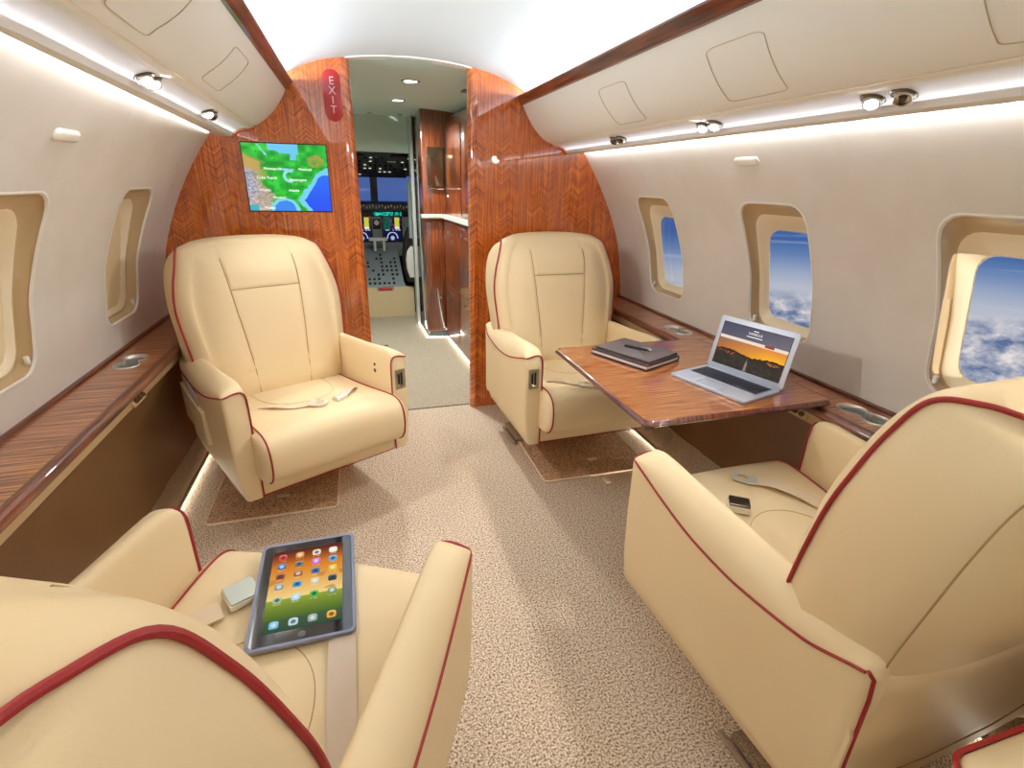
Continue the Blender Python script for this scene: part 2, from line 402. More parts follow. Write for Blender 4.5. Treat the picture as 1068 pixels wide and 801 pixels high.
# dado, kick and ledge on each side
def dumb(c,L=.040,r=.0385):
    def f(t):
        # star-shaped outline of two overlapping circles, joined by a soft waist
        dx,dy=cos(t),sin(t); best=.022/max(abs(dx),1e-3) if abs(dy)<.999 else 9
        best=0
        for s in (-1,1):
            # ray against circle centre (0,s*L)
            b=dy*s*L; q=b*b-(L*L-r*r)
            if q>=0:
                u=b+math.sqrt(q)
                if u>best: best=u
        waist=.024/max(abs(dx),.05)
        best=max(best,min(waist,L*1.0))
        return (c[0]+dx*best,c[1]+dy*best)
    return f
CUPS={1:[(1.163,1.075),(1.155,2.085)],-1:[(-1.165,2.125),(-1.165,.42)]}
for side,sn in ((1,'right'),(-1,'left')):
    mb=MB(); mb.loft([[(side*1.104,y,.195),(side*1.104,y,.64),(side*1.12,y,.64),(side*1.12,y,.195)] for y in (Y0,YB)])
    mb2=mb.build('lower_wall_'+sn,DADO,smooth=False); struct(mb2)
    mb=MB(); mb.loft([[(side*1.100,y,.195),(side*1.135,y,.012),(side*1.2,y,.012),(side*1.2,y,.2)] for y in (Y0,YB)])
    struct(mb.build('baseboard_'+sn,CARPETB,smooth=False))
    root=empty('side_ledge',(0,0,0))
    tag(root,'long glossy wooden side ledge along the %s'%('wall with the sky windows, beside the table' if side>0 else 'shaded-window wall opposite the table'),'ledge')
    mb=MB(); fn=lambda a,b:(a,b,.66)
    lo,hi=(1.072,1.238) if side>0 else (-1.238,-1.072)
    cells=sorted([c[1] for c in CUPS[side]]); y=Y0
    for cx,cy in sorted(CUPS[side],key=lambda q:q[1]):
        mb.loft([[fn(x,yy) for x in (lo,hi)] for yy in (y,cy-.09)],False,False)
        hole_cell(mb,fn,(lo,cy-.09,hi,cy+.09),(cx,cy),dumb((cx,cy)),rings=2,nang=64); y=cy+.09
    mb.loft([[fn(x,yy) for x in (lo,hi)] for yy in (y,YB)],False,False)
    mb.build('top',WOODH,root,smooth=False)
    mb=MB(); s=side
    mb.loft([[(s*1.074,y,.655),(s*1.073,y,.664),(s*1.066,y,.667),(s*1.054,y,.664),(s*1.046,y,.655),(s*1.045,y,.642),(s*1.052,y,.634),(s*1.11,y,.632)] for y in (Y0,YB)],True,True)
    mb.build('outer_rim',WOODR,root)
    mb=MB(); mb.loft([[(s*1.236,y,.655),(s*1.237,y,.668),(s*1.244,y,.672),(s*1.2485,y,.672),(s*1.2485,y,.65)] for y in (Y0,YB)],True,True)
    mb.build('wall_rim',WOODR,root)
    mb=MB(); mb.loft([[(s*1.084,y,.588),(s*1.078,y,.590),(s*1.062,y,.633),(s*1.11,y,.633),(s*1.11,y,.588)] for y in (Y0,YB)],True,True)
    mb.build('underside_strip',TANSTRIP,root)
    # joint line beneath the strip
    mb=MB(); mb.tube([(s*1.084,Y0,.5865),(s*1.084,YB,.5865)],.0022,seg=6); mb.build('strip_bead',DARKMETAL,root)
    for k,(cx,cy) in enumerate(CUPS[side]):
        f=dumb((cx,cy)); an=[2*PI*q/64 for q in range(64)]
        def rg(sc,z): 
            o=[]
            for t in an:
                a,b=f(t); o.append((cx+(a-cx)*sc,cy+(b-cy)*sc,z))
            return o
        mb=MB(); mb.loft([rg(1.13,.6605),rg(1.11,.6635),rg(1.02,.6642),rg(.97,.661),rg(.95,.655),rg(.94,.65)],True,False)
        o=mb.build('cup_holder',mat('satin_steel',rgb(222,220,212),.28,.75),None)
        mb=MB(); mb.loft([rg(.94,.652),rg(.925,.612),rg(.88,.604),rg(.01,.604)],True,False); mb.build('well',mat('cup_well_steel',rgb(176,174,168),.35,.35),o)
        if side>0: lb='double steel cup recess in the ledge %s'%('below the nearest sky window, behind the table' if k==0 else 'beside the far cream seat by the table')
        else: lb='double steel cup recess in the ledge %s'%('by the far seat under the map screen' if k==0 else 'beside the nearest seat')
        tag(o,lb,'cup holder')
# seat control panels at the ledge
for (x,y,n,s,lb) in ((1.069,1.235,3,1,'small tan plate with three round knobs under the ledge by the table'),(-1.069,1.86,3,-1,'three small round buttons under the ledge beside the far map-side seat')):
    r=empty('control_panel',(x,y,.613)); r.rotation_euler=(0,s*.36,0); tag(r,lb,'control panel')
    mb=MB(); mb.box((-.004 if s>0 else -.001,-.05,-.016),(.001 if s>0 else .004,.05,.016),b=.0008); mb.build('plate',TANSTRIP,r)
    for k in range(n):
        mb=MB(); M=Matrix.Rotation(-s*PI/2,4,'Y'); mb.lathe([(.0,0),(.009,0),(.010,.004),(.008,.010),(.004,.010),(.003,.007),(.0,.007)],(-s*.003,(k-1)*.028,0),seg=16,M=M)
        mb.build('knob',DARKMETAL,r)

# ------------------------------------------------------------------ overhead bins
def rise(s,y,z=1.5): return (0 if s>0 else min(.052,.014+.023*(YB-y))*max(0,min(1,(1.69-z)/.14)))
def tuck(s,y,x): return x-rise(s,y)*.9*max(0,min(1,(x-.835)/.05))
YK=1.214
for side,sn in ((1,'right'),(-1,'left')):
    s=side
    root=empty('overhead_bin'); tag(root,'cream overhead bin run with wooden rail above the %s'%('sky-window side' if s>0 else 'shaded-window side'),'overhead bin')
    def ext(name,prof,m,y0=Y0,y1=YB-.004,closed=True,sharp=38):
        mb=MB(); mb.loft([[(s*tuck(s,y,x),y,z+rise(s,y,z)) for x,z in prof] for y in (y0,YK,y1)],closed,closed); return mb.build(name,m,root,sharp=sharp)
    ext('wood_rail',[(.572,1.692),(.563,1.694),(.552,1.708),(.541,1.727),(.542,1.734),(.552,1.736),(.60,1.72)],WOODR)
    cv=[(p.x,p.y) for p in crom([(.572,1.694,0),(.592,1.655,0),(.625,1.604,0),(.665,1.560,0),(.705,1.530,0),(.728,1.518,0)],5)]
    ext('door_panel',cv+[(.76,1.56),(.66,1.68)],BINM)
    ext('lower_lip',[(.7285,1.5155),(.733,1.512),(.752,1.5065),(.756,1.507),(.78,1.54),(.74,1.53)],BINM)
    mb=MB(); mb.tube([(s*.7285,y,1.5155+rise(s,y)) for y in (Y0,YK,YB-.005)],.0018,seg=6); mb.build('door_joint',BINLINE,root)
    ext('light_channel',[(.756,1.5075),(.775,1.506),(.800,1.498),(.815,1.487),(.826,1.474),(.84,1.50),(.80,1.53)],CHANNEL)
    ext('valance',[(.826,1.4735),(.832,1.4705),(.90,1.474),(.908,1.477),(.909,1.486),(.90,1.484),(.84,1.50)],BINM)
    # access panels: thin joint outlines following the curve
    def onbin(t,y):   # t 0..1 down the curve
        k=t*(len(cv)-1); i=min(int(k),len(cv)-2); f=k-i
        x=cv[i][0]*(1-f)+cv[i+1][0]*f; z=cv[i][1]*(1-f)+cv[i+1][1]*f
        return (s*(x-.0008),y,z-.0012+rise(s,y,z))
    for yc in ((1.895,1.245,.595,-.055) if s>0 else (1.94,1.31,.66,.01)):
        mb=MB(); pts=[onbin(b,a) for a,b in rrect(yc-.105,.24,yc+.105,.78,.04,5)]
        def dens(pl):
            o=[]
            for i in range(len(pl)):
                a=Vector(pl[i]);b=Vector(pl[(i+1)%len(pl)]); o.append(a)
            return o
        rp=rrect(yc-.105,.24,yc+.105,.78,.04,5)
        # denser in t so that the line hugs the curve
        dd=[]
        for i in range(len(rp)):
            a=rp[i];b=rp[(i+1)%len(rp)]; n=max(1,int(math.hypot(b[0]-a[0],b[1]-a[1])/.04))
            for q in range(n): dd.append(onbin(a[1]+(b[1]-a[1])*q/n,a[0]+(b[0]-a[0])*q/n))
        mb.tube(dd,.0010,seg=6,loop=True); mb.build('access_panel',BINDARK,root)
    # wooden end cap by the bulkhead
    mb=MB(); mb.loft([[(s*tuck(s,y,x),y,z+rise(s,y,z)) for x,z in [(.72,1.525),(.735,1.505),(.80,1.492),(.828,1.466),(.91,1.47),(.92,1.50),(.80,1.54)]] for y in (YB-.03,YB-.001)])
    mb.build('end_cap',WOODB,root)
    # LED strips: hidden behind rail and valance
    mb=MB(); mb.loft([[(s*tuck(s,y,.885)+a,y,z+rise(s,y)) for a,z in ((-.005,1.487),(.005,1.487),(.005,1.491),(-.005,1.491))] for y in (Y0+.05,YK,YB-.03)]); mb.build('valance_led_strip',emitter('led_white',(1,.98,.95,1),6),root,smooth=False)
    mb=MB(); mb.box((s*.585-.005,Y0+.05,1.726),(s*.585+.005,YB-.03,1.730)); mb.build('rail_led_strip',MATS['led_white'],root,smooth=False)

# reading lights and air nozzle in the channel
LAMP=emitter('lamp_lens',(.93,.95,1,1),30)
def eyeball(name,s,y,aim,lit,label,cat,x=.792,z=1.500):
    r=empty(name,(s*x,y,z+rise(s,y))); tag(r,label,cat)
    d=Vector(aim).normalized(); q=d.to_track_quat('Z','Y').to_matrix().to_4x4()
    mb=MB(); mb.lathe([(.004,-.02),(.017,-.02),(.019,-.006),(.019,.012),(.0165,.018),(.014,.017),(.0135,.010),(.001,.010)],seg=24,M=q); mb.build('housing',CHROME,r)
    mb=MB(); nz=Vector((-s*.35,0,-1)).normalized().to_track_quat('Z','Y').to_matrix().to_4x4()
    mb.lathe([(.018,0),(.026,0),(.0265,.002),(.024,.0045),(.019,.004)],seg=24,M=nz); mb.build('socket_ring',DARKMETAL,r)
    if lit:
        mb=MB(); mb.lathe([(.001,.0112),(.0132,.0112),(.011,.0155),(.001,.017)],seg=20,M=q); mb.build('lens',LAMP,r)
    else:
        mb=MB(); mb.lathe([(.001,.0112),(.008,.0112),(.007,.016),(.003,.018),(.001,.013)],seg=20,M=q); mb.build('nozzle',DARKMETAL,r)
    return r
G='reading lights in the channels under the bins'
for s,y,k,lit,lb in ((-1,1.66,-1,1,'lit reading light nearest us on the shaded-window side, first of its pair'),(-1,1.715,1,1,'lit reading light nearest us on the shaded-window side, farther of its pair'),
                 (-1,2.27,-1,1,'small lit reading light near the map screen, first of its pair'),(-1,2.325,1,0,'unlit chrome air nozzle near the map screen'),
                 (1,1.53,-1,1,'lit reading light above the table, nearer of its pair'),(1,1.59,1,1,'lit reading light above the table, farther of its pair'),
                 (1,2.15,-1,0,'unlit chrome air nozzle near the bulkhead, nearer of its pair'),(1,2.21,1,0,'unlit chrome air nozzle near the bulkhead, farther of its pair'),
                 (1,.99,1,1,'lit reading light nearest us on the sky-window side, beside a dark air nozzle'),(1,.92,-1,0,'dark round air nozzle nearest us on the sky-window side')):
    eyeball('reading_light' if 'reading' in lb else 'air_nozzle',s,y,(-s*.55,-.45,-.9),lit,lb,'reading light' if 'reading' in lb else 'air nozzle')
for s,y,lb in ((-1,.45,'added reading light out of view beside the nearest seat on the shaded-window side'),(1,.40,'added reading light out of view over the nearest seat on the sky-window side')):
    eyeball('reading_light',s,y,(-s*.55,.1,-.9),1,lb,'reading light')  # fixtures added out of view to carry two warm fill spots
# white no-smoking style lenses on sidewalls
for s,y,lb in ((1,1.60,'small white oblong lens plate high on the sky-window wall'),(-1,1.665,'small white oblong lens plate high on the shaded-window wall')):
    z=1.40; mb=MB()
    dz=.03; sl=(W(z+dz)-W(z-dz))/(2*dz)
    n=Vector((-s,0,s*s*sl)).normalized(); t=Vector((0,1,0)); u=n.cross(t)
    M=frame((s*W(z),y,z),t,u,n); rr=lambda hw,hh,r,d:[M@Vector((a,b,d)) for a,b in rrect(-hw,-hh,hw,hh,r,6)]
    mb.loft([rr(.06,.016,.014,-.002),rr(.06,.016,.014,.004),rr(.056,.012,.011,.009),rr(.05,.007,.006,.0105)])
    tag(mb.build('ceiling_lens_plate',WHITEP),lb,'sign plate')

# ------------------------------------------------------------------ exit sign and map screen
r=empty('exit_sign',(-.369,YB,1.68)); tag(r,'red pill-shaped EXIT sign standing upright on the wooden bulkhead by the doorway','sign')
M=frame((0,0,0),(1,0,0),(0,0,1),(0,-1,0))
mb=MB(); rr=lambda hw,hh,rad,d:[M@Vector((a,b,d)) for a,b in rrect(-hw,-hh,hw,hh,rad,8)]
mb.loft([rr(.041,.109,.0405,0),rr(.041,.109,.0405,.004),rr(.038,.106,.0375,.006)]); mb.build('plate',RED,r)
mb=MB()
for k,ch in enumerate('EXIT'): text_mesh(ch,.047,M@Matrix.Translation((0,.060-.040*k,.0066)),0,mb)
mb.build('lettering',SIGNW,r,smooth=False)

r=empty('mounted_map_screen',(-.612,YB,1.313)); tag(r,'wall screen showing a green and blue moving map, set in the wooden bulkhead','screen')
mb=MB(); mb.box((-.191,-.006,-.155),(.191,0,.155),b=.002); mb.build('surround',BLACK,r)
def mapcol(u,v):
    # v up
    e=(vnoise(u*9,v*9)-.5)*.10+(vnoise(u*25,v*25)-.5)*.05
    green=mixc((20,150,40),(60,215,70),vnoise(u*14+3,v*14)*1.2-.1)
    c=green
    mt=(.27-u+e*1.6)*6-max(0,(v-.74+e))*11
    if mt>0: c=mixc(c,(196,164,88),mt*1.5)
    rk=(.2-u+.12*(.6-v)+e)*8
    rk-=max(0,v-.58+e*2)*9
    if rk>0: c=mixc(c,mixc((120,120,140),(225,220,235),vnoise(u*60,v*60)),min(1,rk))
    if u<.28+e and v<.27+e*1.5 and u>.04-e: c=mixc(c,mixc((160,140,120),(220,200,190),vnoise(u*50,v*50)),.8)
    q=math.hypot(u-.86,(v-.76)*1.1)
    if q<.1: c=mixc(c,(190,150,70),.8*vnoise(u*40,v*40)+.3)
    # Great Lakes
    d=abs(math.hypot(u-.53,(v-.53)*.9)-.07); 
    if d<.018 and u<.56: c=(150,225,225)
    if abs(v-.63-.1*(.5-u)+e*.4)<.02 and .42<u<.58: c=(140,215,230)
    # Hudson bay
    by=.92-.25*(u-.3)+e*.5
    if .3<u<.66 and v>by-.02*(1 if u<.6 else 0): c=(110,200,240)
    if abs(u-.605+e*.3)<.035 and .77<v<.95: c=(110,200,240)
    if abs((v-.79)-(.3-u)*1.6-e)<.016 and .17<u<.28: c=(150,220,235)
    # Atlantic
    sh=.60+.0*v
    coast=.60+ (v-.15)*.55 if v<.5 else .79+(v-.5)*1.2
    if v<.18: coast=.60+ (.18-v)*.5
    dd=u-coast+e*.7
    if dd>0 and v<.72: c=(120,210,240)
    if dd>.075+e*.5 and v<.55: c=mixc((40,110,250),(25,80,245),(.5-v)*2)
    # gulf
    g=1-math.hypot((u-.43)/.17,(v-.02)/.17)+e*2
    if g>0: c=(130,215,235)
    if g>.25: c=(60,140,240)
    if u<.11 and v<.09: c=(60,180,200)
    if 0<dd<.02 and v<.2: c=(90,200,90)
    if math.sin(u*37+v*13)*math.cos(v*41-u*9)>.93 and c==green: c=(20,110,60)
    return c
SCR=screenmat('map_display',1.0)
pixels('display',150,116,.374,.30,mapcol,frame((0,-.0065,0),(1,0,0),(0,0,1),(0,-1,0)),SCR,r)
mb=MB()
for t,u,v in (('Minneapolis',.33,.635),('Montreal',.72,.635),('Cedar Rapids',.25,.5),('Washington',.62,.475),('Wichita',.21,.315),('Atlanta',.555,.315),('Houston',.37,.205),('Mexico',.24,.045)):
    mb=MB(); text_mesh(t,.0165,M@Matrix.Translation((-.187+.374*u,-.15+.30*v,.0072)),0,mb,ext=.0001)
    mb.build('place_name',emitter('map_text',(1,1,1,1),.85),r,smooth=False)

# ------------------------------------------------------------------ seats
def sstep(a,b,x): t=max(0,min(1,(x-a)/(b-a))); return t*t*(3-2*t)
ZTOP=smoothtab([(-.29,.620),(-.2,.628),(0,.639),(.15,.646),(.28,.656),(.33,.657),(.36,.650),(.372,.638)])
ZPIP=smoothtab([(-.29,.598),(-.2,.572),(-.1,.556),(0,.549),(.12,.558),(.22,.580),(.30,.603),(.35,.618),(.372,.621)])
HW=.358; AI=.279; VF=.372; VR=-.285; ZB=.206
def arm_cs(v,s,ins=0.0):
    zt=interp(v,ZTOP)-ins; zp=interp(v,ZPIP)-ins
    rear=sstep(-.19,-.29,v)*.014
    o=HW-ins-rear; i=AI+ins; zb=ZB+ins
    c0=i+.016; rx=o-c0; rz=zt-zp
    arc=[(c0+rx*sin(t)**1.25,zp+rz*cos(t)**1.05) for t in [PI/2*k/8 for k in range(9)]]
    p=[(i+.004,zb),(i,zb+.05),(i,.45),(i+.0005,zt-.05),(i+.004,zt-.016),(i+.009,zt-.004)]+arc+[(o,zp-.03),(o-.001,.46),(o-.004,.34),(o-.012,.25),(o-.02,zb+.008),(o-.032,zb)]
    return [(s*a,v,b) for a,b in p]
def make_arm(s,parent,aisle):
    mb=MB()
    vs=[-.285,-.27,-.24,-.2,-.16,-.1,-.04,.02,.08,.14,.2,.24,.28,.305,.325,.34,.355,.365,.372]
    R=[arm_cs(v,s) for v in vs]
    def capring(v,ins,vv): return [(a,vv,b) for a,_,b in arm_cs(v,s,ins)]
    R=[capring(VR,.016,VR-.014),capring(VR,.006,VR-.010)]+R+[capring(VF,.004,VF+.005),capring(VF,.012,VF+.008)]
    mb.loft(R)
    a=mb.build('armrest',LEATHER,parent,sharp=50)
    # piping: along outer top edge, over the front and down the inner front edge
    mb=MB(); P=[]
    for k in range(34):
        v=VR-.005+.02*k
        if v<=.362: P.append((s*(HW+.001-sstep(-.19,-.29,v)*.014),v,interp(v,ZPIP)))
    P+=[(s*(HW-.004),VF+.003,.623),(s*(HW-.018),VF+.007,.627),(s*.325,VF+.008,.632),(s*.303,VF+.008,.634),(s*.288,VF+.008,.626),(s*.281,VF+.007,.600)]
    P+=[(s*(AI+.001),VF+.006,z) for z in (.53,.46,.40,.35,.30,.26,.21)]
    mb.tube([Vector(q) for q in crom([Vector(q) for q in P],2)],.0031,seg=7)
    mb.build('piping',PIPE,a)
    mb=MB()
    mb.tube([(s*(HW-.015),VR-.008,.602),(s*(HW-.026),VR-.014,.585),(s*(HW-.03),VR-.0155,.54),(s*(HW-.03),VR-.0155,.42),(s*(HW-.03),VR-.0155,.30),(s*(HW-.034),VR-.013,.215)],.0034,seg=7)
    mb.build('corner_piping',PIPE,a)
    if aisle:
        r=MB(); M=frame((s*.320,VF+.0085,.53),(-1,0,0),(0,0,1),(0,1,0))
        rr=lambda hw,hh,rad,d:[M@Vector((x,y,d)) for x,y in rrect(-hw,-hh,hw,hh,rad,4)]
        r.loft([rr(.024,.045,.004,0),rr(.024,.045,.004,.002),rr(.0215,.0425,.003,.003),rr(.019,.04,.003,.001)],mi=0)
        r.box((s*.320-.010,VF+.0095,.505),(s*.320-.002,VF+.0125,.56),1,b=.001); r.box((s*.320+.003,VF+.0095,.51),(s*.320+.011,VF+.0125,.555),1,b=.001)
        r.box((s*.320-.012,VF+.0095,.493),(s*.320+.012,VF+.013,.503),2,b=.001)
        r.build('control_plate',[mat('bronze_plate',rgb(176,164,140),.35,.8),BLACK,CHROME],a)
        r=MB(); Mx=Matrix.Rotation(-s*PI/2,4,'Y')
        for dz,rad in ((.02,.007),(-.008,.009)):
            r.lathe([(.001,0),(rad,0),(rad,.002),(rad*.6,.003),(.001,.0015)],(s*(AI+.0005),.245,.55+dz),seg=14,M=Mx)
        r.build('recline_button',DARKMETAL,a)
    return a
K_P=[(.300,-.105,.42),(.312,-.107,.52),(.321,-.113,.62),(.336,-.149,.80),(.324,-.172,.90),(.303,-.190,.971),(.284,-.218,1.030),(.266,-.272,1.044),(.238,-.332,1.040),(.15,-.368,1.050),(0,-.385,1.058)]
K_W=[(.315,-.150,.42),(.332,-.155,.52),(.345,-.165,.62),(.349,-.205,.80),(.340,-.228,.90),(.319,-.245,.975),(.290,-.275,1.025),(.262,-.310,1.026),(.226,-.344,1.020),(.145,-.382,1.030),(0,-.399,1.036)]
K_C=[(.281,-.088,.42),(.292,-.090,.52),(.302,-.096,.622),(.317,-.131,.803),(.307,-.154,.905),(.288,-.178,.982),(.266,-.212,1.036),(.236,-.252,1.060),(.190,-.286,1.070),(.11,-.302,1.077),(0,-.306,1.080)]
K_F=[(.252,-.066,.42),(.262,-.066,.52),(.271,-.073,.625),(.285,-.110,.806),(.274,-.137,.905),(.256,-.160,.972),(.235,-.184,1.018),(.205,-.206,1.040),(.160,-.222,1.050),(.09,-.232,1.056),(0,-.236,1.058)]
K_R=[(.306,-.284,.42),(.308,-.288,.52),(.312,-.300,.62),(.328,-.330,.77),(.327,-.346,.86),(.315,-.360,.935),(.290,-.373,.985),(.257,-.384,1.008),(.216,-.391,1.018),(.14,-.398,1.028),(0,-.403,1.034)]
def full(K):
    h=crom(K,7)                       # right side, bottom to top centre
    l=[Vector((-p.x,p.y,p.z)) for p in reversed(h[:-1])]
    b=[Vector((K[0][0]*(-1+2*i/8),K[0][1],K[0][2])) for i in range(1,8)]
    return h+l+b
BC=(0,.74)
SU=[(.42,.108),(.62,.118),(.80,.134),(.95,.144),(1.08,.146)]
def groove(u,z):
    su=interp(z,SU); g=math.exp(-((abs(u)-su)/.006)**2)
    if abs(u)<su: g=max(g,math.exp(-((z-.885)/.006)**2))
    return g
FV=smoothtab([(.42,-.018),(.60,-.036),(.80,-.076),(.92,-.112),(1.0,-.150),(1.05,-.200),(1.07,-.225)])
def vfront(u,z):
    v=interp(z,FV)-.016*(1-min(1,(u/.29)**2)); au=abs(u)
    v-=.042*max(0,(au-.15)/.13)**2
    if au<.14: v+=.008*math.exp(-((z-.95)/.045)**2)
    return v
RV=smoothtab([(.42,-.30),(.60,-.332),(.80,-.384),(1.0,-.412),(1.06,-.412)])
def vrear(u,z): return interp(z,RV)+.045*min(1.3,(abs(u)/.345)**3)*(1-.6*sstep(.93,1.04,z))
def make_back(parent):
    mb=MB(); F=full(K_F); Wd=full(K_W); P=full(K_P); Cc=full(K_C); Rr=full(K_R); Wd=[Vector((p.x*.992,p.y,p.z)) for p in Wd]
    def inner(base,k,vf,power):
        R=[]
        for p in base:
            u=p.x*k; z=BC[1]+(p.z-BC[1])*k; b=k**power; R.append(Vector((u,vf(u,z)*(1-b)+p.y*b,z)))
        return R
    rear=[inner(Rr,k,vrear,22) for k in (.004,.12,.24,.36,.48,.58,.67,.75,.81,.86,.90,.93,.955,.975,.99)]
    mid=[[a*.5+b*.5 for a,b in zip(Wd,P)]]
    front=[]; kk=[.995,.985,.97,.955,.94,.92]+[.90-.02*i for i in range(45)]; kk=[k for k in kk if k>.012]+[.005]
    def vf2(u,z): return vfront(u,z)-.004*groove(u,z)
    for k in kk: front.append(inner(F,k,vf2,14))
    mb.loft(rear+[Rr,[a*.55+b*.45+(a-Vector((0,a.y,.7))).normalized()*.003 for a,b in zip(Rr,Wd)],Wd]+mid+[P,Cc,[a*.5+b*.5+Vector((0,.002,.003)) for a,b in zip(Cc,F)],F]+front)
    def lift(u,z):
        k=1.0; lo,hi=.01,1.3
        for _ in range(16):
            m=(lo+hi)/2; uu=abs(u)/m; zz=BC[1]+(z-BC[1])/m
            if .42<zz<1.06 and uu<interp(zz,FH): hi=m
            else: lo=m
        b=min(1,hi)**14; zz=BC[1]+(z-BC[1])/max(hi,.3)
        return Vector((u,vfront(u,z)*(1-b)+interp(zz,FVV)*b-.0012,z))
    FH=[(p[2],p[0]) for p in K_F]; FVV=[(p[2],p[1]) for p in K_F]
    def edge(u):   # top z of the front face at this u
        zs=[p.z for p in F if abs(p.x-u)<.012 and p.z>.9]; return max(zs) if zs else 1.05
    for s in (-1,1):
        pts=[]
        for i in range(50):
            z=.44+.565*i/49; pts.append(lift(s*interp(z,SU),z))
        mb.tube(pts,.0016,mi=1,seg=5)
    mb.tube([lift(-.14+.28*i/14,.885) for i in range(15)],.0016,mi=1,seg=5)
    for q in (1,-1):
        mb.tube([Vector((q*(p.x+.0005),p.y-.0005,p.z+.0003)) for p in crom(K_R,6) if .60<p.z<1.02 and p.x>.22],.0014,mi=1,seg=5)
    b=mb.build('backrest',[LEATHER,LEATHER_SEAM],parent,sharp=60)
    mb=MB(); h=[p for p in crom(K_P,7) if p.z>.5]
    c=Vector((0,-.22,.74)); grow=lambda p:c+(p-c)*1.006
    h=[grow(p) for p in h]; mb.tube(h+[Vector((-p.x,p.y,p.z)) for p in reversed(h[:-1])],.0042,seg=8)
    mb.build('piping',PIPE,b)
    return b
CP=[(-.18,.38),(-.18,.430),(-.1,.437),(.1,.450),(.25,.462),(.35,.472),(.42,.474),(.462,.458),(.482,.425),(.487,.38),(.478,.335),(.452,.302),(.40,.286),(.2,.28),(-.17,.28)]
CPR=[(p.x,p.y) for p in crom([(a,b,0) for a,b in CP],4,closed=True)]
def topz(u,v):
    best=None
    for i in range(4,30*4):
        if i+1>=len(CPR): break
        a,b=CPR[i],CPR[i+1]
        if a[0]<=v<=b[0] and a[1]>.4: best=a[1]+(b[1]-a[1])*(v-a[0])/max(1e-9,b[0]-a[0]); break
    return (best if best else .44)+.014*(1-(u/.28)**2)
def make_cushion(parent):
    mb=MB(); cx,cz=.15,.375
    def ring(u,ins):
        R=[]
        for v,z in CPR:
            dv,dz=v-cx,z-cz; L=math.hypot(dv,dz); k=max(0,1-ins/L)
            vv,zz=cx+dv*k,cz+dz*k
            if zz>.38: zz+=.014*(1-(u/.28)**2)
            uu=u*(1+.05*sstep(.05,.45,vv))
            R.append((uu,vv,zz))
        return R
    R=[ring(-.2765,.06),ring(-.2755,.034),ring(-.270,.014),ring(-.262,.004)]
    R+=[ring(-.252+.504*k/30,0) for k in range(31)]
    R+=[ring(.262,.004),ring(.270,.014),ring(.2755,.034),ring(.2765,.06)]
    mb.loft(R)
    # curved inset seam on the top
    P=[]
    for i in range(31):
        a=PI*i/30; u=.155*cos(a)*(1 if True else 0); v=-.10+.33*min(1,sin(a)**.55 if sin(a)>0 else 0); P.append((u,v,topz(u,v)+.0004))
    mb.tube(P,.0009,mi=1,seg=5)
    c=mb.build('seat_cushion',[LEATHER,LEATHER_SEAM],parent,sharp=60)
    for s in (-1,1):
        mb=MB(); mb.tube([(a*1.004,b,c_) for (a,b,c_) in ring(s*.253,-.0015)],.0032,seg=7,loop=True)
        mb.build('piping',PIPE,c)
    return c
def make_seat():
    t=empty('cabin_seat')
    mb=MB()
    # rear lower shell between the arms
    R=[]
    for u in [-.338+.676*k/14 for k in range(15)]:
        b=.012*(1-(u/.34)**2); vr_=vrear(u,.61)
        R.append([(u,-.20,.24),(u,-.275,.225),(u,-.297-b*.4,.24),(u,-.299-b,.35),(u,min(-.300-b,vrear(u,.45)-.001),.45),(u,vrear(u,.52)-.002,.52),(u,vrear(u,.575)-.0022,.575),(u,vrear(u,.585)+.006,.585),(u,-.20,.585)])
    mb.loft(R)
    mb.box((-.28,-.22,.225),(.28,.34,.27),b=.006)
    R=[]
    for u in [-.278+.556*k/6 for k in range(7)]:
        R.append([(u,.32,.212),(u,.362,.210),(u,.370,.218),(u,.370,.28),(u,.365,.295),(u,.32,.295)])
    mb.loft(R)
    mb.tube([(-.30,-.3035,.305),(-.1,-.3115,.30),(.1,-.3115,.30),(.30,-.3035,.305)],.0014,mi=1,seg=5)
    mb.build('shell',[LEATHER,LEATHER_SEAM],t,sharp=50)
    mb=MB(); mb.tube([(-.276,.370,.211),(0,.373,.211),(.276,.370,.211)],.0022,seg=6); mb.build('apron_piping',PIPE,t)
    mb=MB(); mb.box((-.25,-.22,.0085),(.25,-.02,.04),b=.012); mb.box((-.20,-.20,.03),(.20,.02,.232),b=.02); mb.build('pedestal',CARPETB,t)
    for s in (-1,1):
        mb=MB()
        mb.box((s*.262-.008,-.20,.0085),(s*.262+.008,.0,.022),b=.003)
        for v in (-.16,-.02): mb.lathe([(.001,0),(.007,0),(.006,.004),(.001,.004)],(s*.262,v,.021),seg=12)
        mb.build('floor_track',mat('worn_plastic_trim',rgb(150,128,106),.6),t)
    make_cushion(t); make_back(t)
    return t
proto=make_seat()
ARM={}
spots=[('A',(-.648,2.252),207.2,'cream leather seat under the map screen, back to the wooden bulkhead'),
       ('B',(.668,2.325),182.5,'cream leather seat between the doorway and the laptop table'),
       ('C',(.732,.708),3.2,'cream leather seat facing the table, its back to us, under the nearest sky window'),
       ('D',(-.629,.623),-25,'cream leather seat closest to us with the tablet lying on it')]
SEAT={}
roots=[proto]+[copy_tree(proto) for _ in spots[1:]]
for i,(k,(x,y),rz,lb) in enumerate(spots):
    o=roots[i]
    o.location=(x,y,0); o.rotation_euler=(0,0,math.radians(rz)); tag(o,lb,'seat',None)
    SEAT[k]=o
    aisle={'A':-1,'B':1,'C':-1,'D':1}[k]
    for s in (-1,1):
        if (s,s==aisle) not in ARM: ARM[(s,s==aisle)]=make_arm(s,o,s==aisle)
        else: copy_tree(ARM[(s,s==aisle)],o)
bpy.context.view_layer.update()
